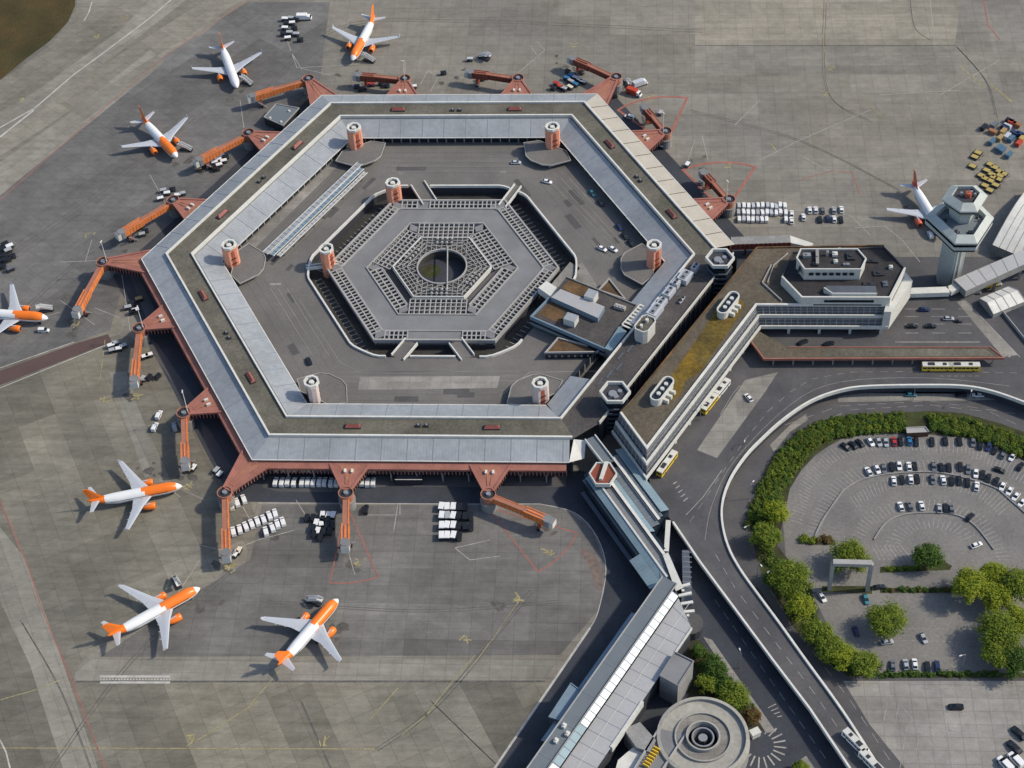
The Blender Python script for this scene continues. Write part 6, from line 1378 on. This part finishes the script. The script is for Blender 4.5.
carts([(307, 518.5, 'black'), (313, 518.8, 'black'), (322.6, 515.8, 'white'), (328, 515.8, 'white'), (333, 515.8, 'white'), (322.6, 520.4, 'black'), (328, 520.4, 'black'), (316, 523.4, 'white'), (321, 523.8, 'white'), (327, 526, 'black'), (332.5, 526, 'black'), (313.5, 528.5, 'black'), (318.2, 532, 'white'), (324, 532.5, 'black'), (314, 535, 'black'), (329.5, 532, 'black'), (320, 538, 'black')], 90, 'the cluster left of the middle bridge', 'baggage carts left of the middle lower bridge', sc_=1.1)
carts([(218, 160, 'white'), (222, 157, 'white'), (215, 163.5, 'white'), (219, 166, 'white'), (224, 162, 'white'), (213, 168, 'black'), (217, 170, 'black'), (226, 158, 'black')], 25, 'the group on the upper left', 'baggage carts on the upper left', sc_=1.1)
carts([(285, 19.5, 'white'), (291, 19, 'silver'), (286, 24.5, 'black'), (292, 24, 'white'), (285, 29, 'white'), (294, 29, 'black'), (289.5, 33, 'silver'), (288, 39, 'white'), (296, 35, 'silver'), (300, 40, 'black'), (284, 35, 'black'), (296.5, 20.5, 'black')], 5, 'the group by the box truck', 'baggage carts at the top', sc_=1.15)
carts([(571, 76, 'blue'), (575, 78.5, 'lightgrey'), (579, 80.5, 'silver'), (583, 82.5, 'lightgrey'), (567, 79, 'blue'), (571, 82, 'silver'), (575, 84.5, 'blue'), (556, 84, 'red'), (560, 87, 'darkred'), (564, 89.5, 'silver'), (570, 88, 'cream'), (553, 88.5, 'black'), (568, 72, 'black'), (581, 73, 'black')], -35, 'the cluster below the upper right bridge', 'equipment carts below the upper right bridge', sc_=1.1)
carts([(0, 262, 'black'), (4, 256, 'black'), (8, 251, 'silver'), (2, 250, 'black'), (10, 247.5, 'white'), (7, 261, 'black'), (11, 270, 'grey'), (3, 268, 'black'), (12, 257, 'black'), (-2, 256, 'black'), (5, 245, 'black')], 35, 'the dark group at the left edge', 'baggage carts at the left edge', sc_=1.2)
carts([(111, 346, 'white'), (116, 344, 'silver'), (118, 350, 'white'), (123, 347, 'silver'), (113, 351, 'silver'), (145, 357, 'white'), (149, 355.5, 'white'), (128, 308, 'silver'), (131, 304, 'black'), (136, 311, 'white'), (139, 300, 'tan'), (133, 313, 'black')], 25, 'the gear by the left facade', 'equipment scattered by the left bridges', sc_=1.1)
carts([(163, 191, 'silver'), (167, 194, 'white'), (172, 190, 'black'), (178, 196, 'white'), (182, 194, 'silver'), (160, 199, 'white'), (142, 235, 'silver'), (145, 231, 'black'), (138, 228, 'black'), (198, 170, 'tan'), (203, 166, 'grey')], 15, 'the gear by the upper left facade', 'equipment loose by the upper left facade', sc_=1.05)
carts([(357, 87, 'navy'), (362, 90, 'black'), (372, 85, 'red'), (381, 84, 'black'), (387, 86, 'black'), (414, 87, 'white'), (443, 73, 'black'), (470, 60, 'lightgrey'), (487, 57, 'white'), (482, 79, 'black'), (373, 79, 'darkred')], 5, 'the gear along the top facade', 'equipment along the top facade', sc_=1.05)
carts([(188, 362-4, 'black'), (150, 378, 'black'), (158, 377, 'black'), (143, 379, 'silver'), (187, 411, 'black'), (217, 471, 'silver'), (220, 475, 'white'), (190, 470, 'tan'), (194, 468, 'white'), (236, 555, 'white'), (239, 551, 'cream'), (650, 151-5, 'salmon' if False else 'darkred'), (662, 146, 'white'), (687, 165, 'white'), (701, 183, 'silver'), (660, 113, 'silver')], 70, 'the gear standing at bridge feet', 'equipment at the bridge feet', sc_=1.05)
# yellow dollies and coloured load containers at the right
Zq = lambda a, b: (944+a/8.54, 110+b/8.54)
YD = [(395, 465), (430, 490), (475, 525), (508, 545), (365, 515), (408, 550), (465, 590), (318, 560), (352, 585), (395, 605), (440, 640), (350, 645), (390, 685), (290, 365), (262, 400), (243, 480), (425, 575), (480, 560)]
def dolly_proto():
    th = thing('container_dolly', (0, 0, 0), 0, 'dolly', 'container dolly')
    mb = MB(); mb.box((0, 0, .55), (3.0, 2.2, .18), 0); mb.bar((1.5, 0, .45), (2.4, 0, .3), .1, .1)
    for k in range(5): mb.tube((-1.2+k*.6, -1.0, .68), (-1.2+k*.6, 1.0, .68), .07, n=6)
    mb.build('frame', 'darksteel', th, local=True)
    mb = MB(); mb.box((0, 0, .78), (2.3, 1.7, .1), 0); mb.build('body', paint('yellow', 0), th, local=True, linkobj=True)
    for x in (-1, 1):
        for y in (-.9, .9): mb = MB(); mb.tube((x, y-.08, .25), (x, y+.08, .25), .25, n=8); mb.build('wheel', 'rubber', th, local=True)
    return th
for i, (a, b) in enumerate(YD):
    x, y = Zq(a, b); p = G(x, y, .7); place(dolly_proto, 'dolly', (p.x, p.y, 0), radians(-35), 'mustard', 'yellow topped container dolly, %s in the group above the control tower' % ORD[i], 'yellow container dollies', sc_=1.25)
def uld_proto():
    th = thing('freight_container', (0, 0, 0), 0, 'container', 'freight container')
    mb = MB(); pr = [(-1.55, 0.1), (1.1, .1), (1.6, .7), (1.6, 1.7), (-1.55, 1.7)]
    mb.loft([[(x, y, z) for x, z in pr] for y in (-.8, .8)]); mb.build('body', paint('blue', 0), th, local=True, linkobj=True)
    mb = MB(); mb.box((-.1, 0, .06), (3.1, 1.7, .1), 0)
    for y in (-.81, .81): mb.box((0, y, 1.0), (.08, .04, 1.5), 0)
    mb.build('base_rim', 'steel', th, local=True)
    return th
for i, (a, b, c_) in enumerate([(340, 150, 'black'), (430, 130, 'grey'), (415, 188, 'orange'), (505, 185, 'tan'), (540, 142, 'lightgrey'), (580, 112, 'red'), (560, 95, 'black'), (600, 200, 'navy'), (480, 240, 'tan'), (410, 272, 'blue'), (575, 248, 'blue'), (470, 325, 'blue'), (500, 345, 'teal'), (555, 385, 'teal'), (640, 285, 'darkred'), (668, 243, 'yellow'), (622, 128, 'orange'), (540, 225, 'lightgrey'), (520, 150, 'navy'), (650, 210, 'navy')]):
    c_ = dict(blue='dullblue', orange='rust', teal='dullblue', yellow='mustard', red='darkred').get(c_, c_); x, y = Zq(a, b); p = G(x, y, .9); CNAME.setdefault('orange', 'orange')
    place(uld_proto, 'uld', (p.x, p.y, 0), radians(random.choice((-38, 52))), c_, '%s freight container, %s in the coloured group at the right edge' % (CNAME[c_], ORD[i]), 'freight containers at the right edge', sc_=1.15)
# mobile stairs at aircraft
def stairs(x, y, ang, label):
    p = G(x, y, 1.5); th = thing('passenger_stairs', (p.x, p.y, 0), radians(ang), label, 'mobile stairs')
    mb = MB()
    for k in range(12): mb.box((-2.6+k*.4, 0, .7+k*.22), (.45, 1.5, .12), 0)
    mb.box((2.9, 0, 3.2), (1.6, 1.7, .12), 0); mb.build('flight', 'parapet', th, local=True)
    mb = MB()
    for s in (-1, 1): mb.bar((-2.8, s*.8, 1.5), (2.1, s*.8, 4.1), .1, .9); mb.bar((2.1, s*.85, 3.7), (3.7, s*.85, 3.7), .1, .9)
    mb.build('side_rail', paint('white', 0), th, local=True)
    mb = MB(); mb.box((0, 0, .6), (6, 1.8, .35), 0); mb.bar((1.5, -.6, .7), (2.6, -.6, 3.1), .12, .12); mb.bar((1.5, .6, .7), (2.6, .6, 3.1), .12, .12); mb.build('chassis', 'darksteel', th, local=True)
    for xx in (-2, 2):
        for s in (-.9, .9): mb = MB(); mb.tube((xx, s-.1, .4), (xx, s+.1, .4), .4, n=10); mb.build('wheel', 'rubber', th, local=True)
stairs(247, 81.5, 150, 'white mobile stairs at the nose of the all white airliner'); stairs(186, 148, 170, 'white mobile stairs beside the airliner on the upper left apron'); stairs(369, 59, 160, 'pale mobile stairs beside the topmost airliner')
stairs(46, 309, -160, 'white mobile stairs at the airliner cut by the left edge'); stairs(176.5, 581, -60, 'mobile stairs at the front of the bottom left airliner'); stairs(313.5, 600.5, -20, 'mobile stairs at the front of the bottom centre airliner'); stairs(484, 56.5, -30, 'mobile stairs standing alone above the top facade')
def truck(x, y, ang, c_, label):
    p = G(x, y, 1.5); th = thing('service_truck', (p.x, p.y, 0), radians(ang), label, 'truck')
    mb = MB(); mb.prism([(-3.6, -1.25), (1.6, -1.25), (1.6, 1.25), (-3.6, 1.25)], .9, 3.2, 0, shrink=.98); mb.build('box_body', paint(c_, 0), th, local=True)
    mb = MB(); mb.loft([[(x_, w_, .5), (x_, w_, h), (x_, -w_, h), (x_, -w_, .5)] for x_, w_, h in ((1.8, 1.15, 2.5), (2.9, 1.15, 2.45), (3.5, 1.1, 1.5), (3.7, 1.0, 1.2))]); mb.build('cab', paint('white', 0), th, local=True)
    mb = MB(); mb.add([(2.95, -1, 2.4), (2.95, 1, 2.4), (3.55, 1, 1.55), (3.55, -1, 1.55)], [(3, 2, 1, 0), (0, 1, 2, 3)]); mb.build('windscreen', 'glass', th, local=True)
    for xx in (-2.4, 2.6):
        for s in (-1, 1): mb = MB(); mb.tube((xx, s*1.05-.15, .5), (xx, s*1.05+.15, .5), .5, n=10); mb.build('wheel', 'rubber', th, local=True)
truck(304, 17, 0, 'white', 'white box truck beside the carts at the top left'); truck(913, 283, 10, 'grey', 'g') if False else None
truck(993, 283.5, 20, 'yellow', 'yellow truck under the elevated walkway at right'); truck(972, 291, 10, 'cream', 'pale yellow truck beneath the left end of the elevated walkway')
# loading steps unit near the upper right corner
stairs(627, 82, -70, 'white mobile stairs beside the upper right corner turret'); truck(634, 92, -30, 'darkred', 'truck with dark red body by the upper right corner turret'); truck(640, 83, 30, 'lightgrey', 'light grey truck just beyond the dark red one at the upper right corner')
stairs(676, 147, 110, 'x') if False else None

# ================================================================== TREES AND HEDGES
def leaves(blobs, n, size, rnd, squash=.8, flat=.5):
    """blobs: (x, y, z, r); n leaf clusters spread through their volume"""
    vs = []; fs = []; tot = sum(b[3]**2 for b in blobs)
    for (bx, by, bz, r) in blobs:
        for _ in range(max(8, int(n*r*r/tot))):
            u = rnd.gauss(0, 1), rnd.gauss(0, 1), rnd.gauss(0, 1); l = sqrt(sum(a*a for a in u)) or 1
            rr = r*(.3+1.0*rnd.random()**.9); wob = 1+.28*sin(bx*3+u[0]*2.1)*cos(by*2+u[1]*2.7); rr *= wob; c = Vector((bx+u[0]/l*rr, by+u[1]/l*rr, bz+u[2]/l*rr*squash))
            nrm = Vector((u[0]/l*.7+rnd.uniform(-.6, .6), u[1]/l*.7+rnd.uniform(-.6, .6), abs(u[2]/l)+rnd.uniform(.1, 1))).normalized()
            a = nrm.orthogonal().normalized(); b = nrm.cross(a); t = rnd.uniform(0, pi); s = size*rnd.uniform(.6, 1.3)
            a, b = (a*cos(t)+b*sin(t))*s, (b*cos(t)-a*sin(t))*s*.7; k = len(vs)
            vs += [c-a, c-b*.8, c+a, c+b]; fs.append((k, k+1, k+2, k+3))
    mb = MB(); mb.add(vs, fs); return mb
def tree(x, y, r, h, m_, label, seed, n=1500, group=None, zc=None):
    r *= 1.2; h *= 1.1; n = int(n*1.4); rnd = random.Random(seed); p = G(x, y, h*.62).xy; th = thing('tree', (p.x, p.y, 0), rnd.uniform(0, 6), label, 'tree', group)
    mb = MB(); mb.tube((0, 0, 0), (.1, 0, h*.45), .07*r, .045*r, 8)
    bl = []; nb = int(12+r*3)
    for k in range(nb):
        a = 2.4*k+rnd.uniform(-.4, .4); rr = r*.72*sqrt((k+.3)/nb)*rnd.uniform(.85, 1.12); z = h*(.80-.36*(rr/r)**2*1.3)+rnd.uniform(-.6, .6)
        b = (rr*cos(a), rr*sin(a), z, r*rnd.uniform(.13, .36)); bl.append(b)
        mb.tube((.1, 0, h*.4), (b[0]*.9, b[1]*.9, b[2]-b[3]*.3), .03*r, .01*r, 6)
    mb.build('trunk', 'bark', th, local=True); leaves(bl, int(n*1.7), .36, rnd).build('crown', M[m_], th, local=True)
tree(766, 535, 5.2, 9, 'leaf_mid', 'green tree at the lower end of the long hedge, beside the car park corner', 1); tree(775, 512, 4.6, 8, 'leaf_yellow', 'yellow green tree at the lower end of the hedge just above another tree', 2)
tree(791, 577, 7.4, 11, 'leaf_mid', 'broad green tree left of the gantry', 3, 2400); tree(799, 606, 5.2, 8.5, 'leaf_yellow', 'yellow green tree below the broad tree left of the gantry', 4); tree(772, 583-4, 3.4, 6, 'leaf_dark', 'small dark tree left of the broad green tree', 5, 700)
tree(817, 631, 4.8, 8, 'leaf_mid', 'uppermost tree of the slanting group beside the viaduct', 6); tree(830, 645, 5.2, 8.5, 'leaf_mid', 'second tree of the slanting group beside the viaduct', 7); tree(842, 656, 5.0, 8, 'leaf_yellow', 'third tree of the slanting group beside the viaduct, paler', 8); tree(862, 662, 4.9, 8, 'leaf_mid', 'lowest tree of the slanting group, nearest the parked row', 9)
tree(851, 556, 6.6, 9, 'leaf_mid', 'wide green tree behind the gantry', 10, 2000); tree(886, 619, 6.8, 9.5, 'leaf_mid', 'lone round tree between the gantry and the parked row', 11, 2200)
tree(928, 554, 5.4, 8, 'leaf_dark', 'spiky dark green tree on the central car park island', 12, 1400); tree(971, 585, 6.8, 11, 'leaf_yellow', 'yellow green tree at the left of the big group on the right', 13, 2200)
tree(994, 573, 4.8, 9, 'leaf_yellow', 'slim yellow green tree at the top of the big group on the right', 14); tree(1016, 583, 6.2, 10, 'leaf_mid', 'tree at the right edge, upper part of the big group', 15, 1600); tree(997, 597, 5.5, 9, 'leaf_yellow', 'pale tree in the middle of the big group on the right', 16, 1600)
tree(1000, 630, 7.4, 11, 'leaf_mid', 'large tree left of centre in the lower big group', 17, 2400); tree(1020, 620, 5.8, 10, 'leaf_yellow', 'yellowish tree at the right edge amid the big group', 18, 1600); tree(996, 655, 5.4, 9, 'leaf_mid', 'lowest tree of the big group, left side', 19, 1600); tree(1018, 660, 6.0, 9, 'leaf_dark', 'darker tree at the right edge at the bottom of the big group', 20, 1600)
tree(714, 666, 4.2, 7, 'leaf_dark', 'dark green tree in the garden above the spiral ramp', 21); tree(734, 695, 5.0, 8, 'leaf_mid', 'bright green tree right of the spiral ramp', 22, 1500); tree(708, 683, 3.6, 5.5, 'leaf_mid', 'small green tree between the stair block and the spiral ramp', 23, 900)
tree(752, 716, 3.0, 4.5, 'leaf_rust', 'small rust coloured tree beside the white hut', 24, 700); tree(800, 768, 2.6, 5, 'leaf_mid', 'small tree at the bottom between viaduct and spiral ramp', 25, 600); tree(698, 651, 2.4, 4, 'leaf_dark', 'little dark bush tree at the top of the garden', 26, 500); tree(722, 683, 3.4, 6, 'leaf_dark', 'dark tree between the two garden trees', 27, 800)
def hedge(pts, wd, h, n, mats, label, seed, name='hedge', blob=1.0):
    rnd = random.Random(seed); P = GP(pts); L = [0]
    for a, b in zip(P, P[1:]): L.append(L[-1]+(b-a).length)
    c0 = P[len(P)//2]; th = thing(name, (c0.x, c0.y, 0), 0, label, 'hedge' if name == 'hedge' else 'shrubs')
    sets = [[] for _ in mats]; m = int(L[-1]*wd/1.7/blob)
    for k in range(m):
        s = rnd.uniform(0, L[-1]); i = max(j for j in range(len(P)-1) if L[j] <= s); a, b = P[i], P[i+1]; d = (b-a).normalized(); p = a+d*(s-L[i])+V2(-d.y, d.x)*rnd.uniform(-.5, .5)*wd
        r = rnd.uniform(.9, 1.7)*blob; w_ = rnd.random(); q_ = 0 if w_ < .6 else 1 if w_ < .85 else 2
        sets[q_ % len(mats)].append((p.x, p.y, h*rnd.uniform(.35, .75), r))
    tot = sum(len(s) for s in sets)
    for s_, m_ in zip(sets, mats):
        if s_: leaves(s_, int(n*len(s_)/tot), .36, rnd).build('foliage', M[m_], th)
    mb = MB()
    for s_ in sets:
        for b in s_[::3]: mb.tube((b[0], b[1], 0), (b[0], b[1], b[2]), .08, .05, 5)
    mb.build('stems', 'bark', th)
hedge([(758, 530), (768, 497), (784, 468), (800, 447), (818, 434), (838, 428), (858, 425.5), (885, 424.5), (905, 424)], 8.8, 2.0, 52000, ['leaf_hedge', 'leaf_dark', 'leaf_mid'], 'long dense curving green hedge around the left and top of the car park', 31, blob=.75)
hedge([(930, 425), (950, 426), (970, 429), (1000, 440), (1040, 458)], 8.0, 2.0, 30000, ['leaf_hedge', 'leaf_dark', 'leaf_mid'], 'green hedge at the top right of the car park beyond the grey shelter', 32, blob=.75)
hedge([(880, 674.5), (1000, 674.5)], 1.4, 1.2, 2600, ['leaf_dark'], 'low dark clipped hedge between the car park and the concrete lot', 33, blob=.5)
hedge([(882, 590), (955, 590.5)], 1.4, .8, 1500, ['leaf_dark', 'leaf_rust'], 'thin low hedge strip right of the gantry', 34, blob=.5); hedge([(884, 569.5), (921, 568)], 1.4, .8, 800, ['leaf_mid', 'leaf_dark'], 'thin hedge strip leading to the spiky dark tree', 35, blob=.5)
hedge([(799, 540), (814, 540.5)], 2.8, 1.4, 900, ['leaf_mid'], 'small green shrub bed in the left of the car park', 36, 'shrub_bed', .6); hedge([(817, 540), (832, 541)], 2.8, 1.2, 800, ['leaf_rust'], 'small rust brown shrub bed beside the green shrub bed', 37, 'shrub_bed', .6)
hedge([(700, 655), (712, 680), (728, 700), (752, 712)], 5, 1.2, 2500, ['leaf_dark', 'leaf_rust', 'leaf_mid'], 'mixed low shrubs on the garden slope by the spiral ramp', 38, 'shrub_bed'); hedge([(880, 384.5+0), (884, 384.5)], .1, .1, 20, ['leaf_mid'], 'x', 39) if False else None
hedge([(763, 552), (775, 565), (790, 590), (812, 622), (845, 668), (880, 672)], 5, 1.3, 4500, ['leaf_dark', 'leaf_mid'], 'dark undergrowth beneath the slanting group of trees beside the viaduct', 40, 'shrub_bed')
for o in bpy.data.objects:
    if o.type == 'MESH' and o.parent is None and 'label' not in o and 'kind' not in o: print('UNTAGGED', o.name)
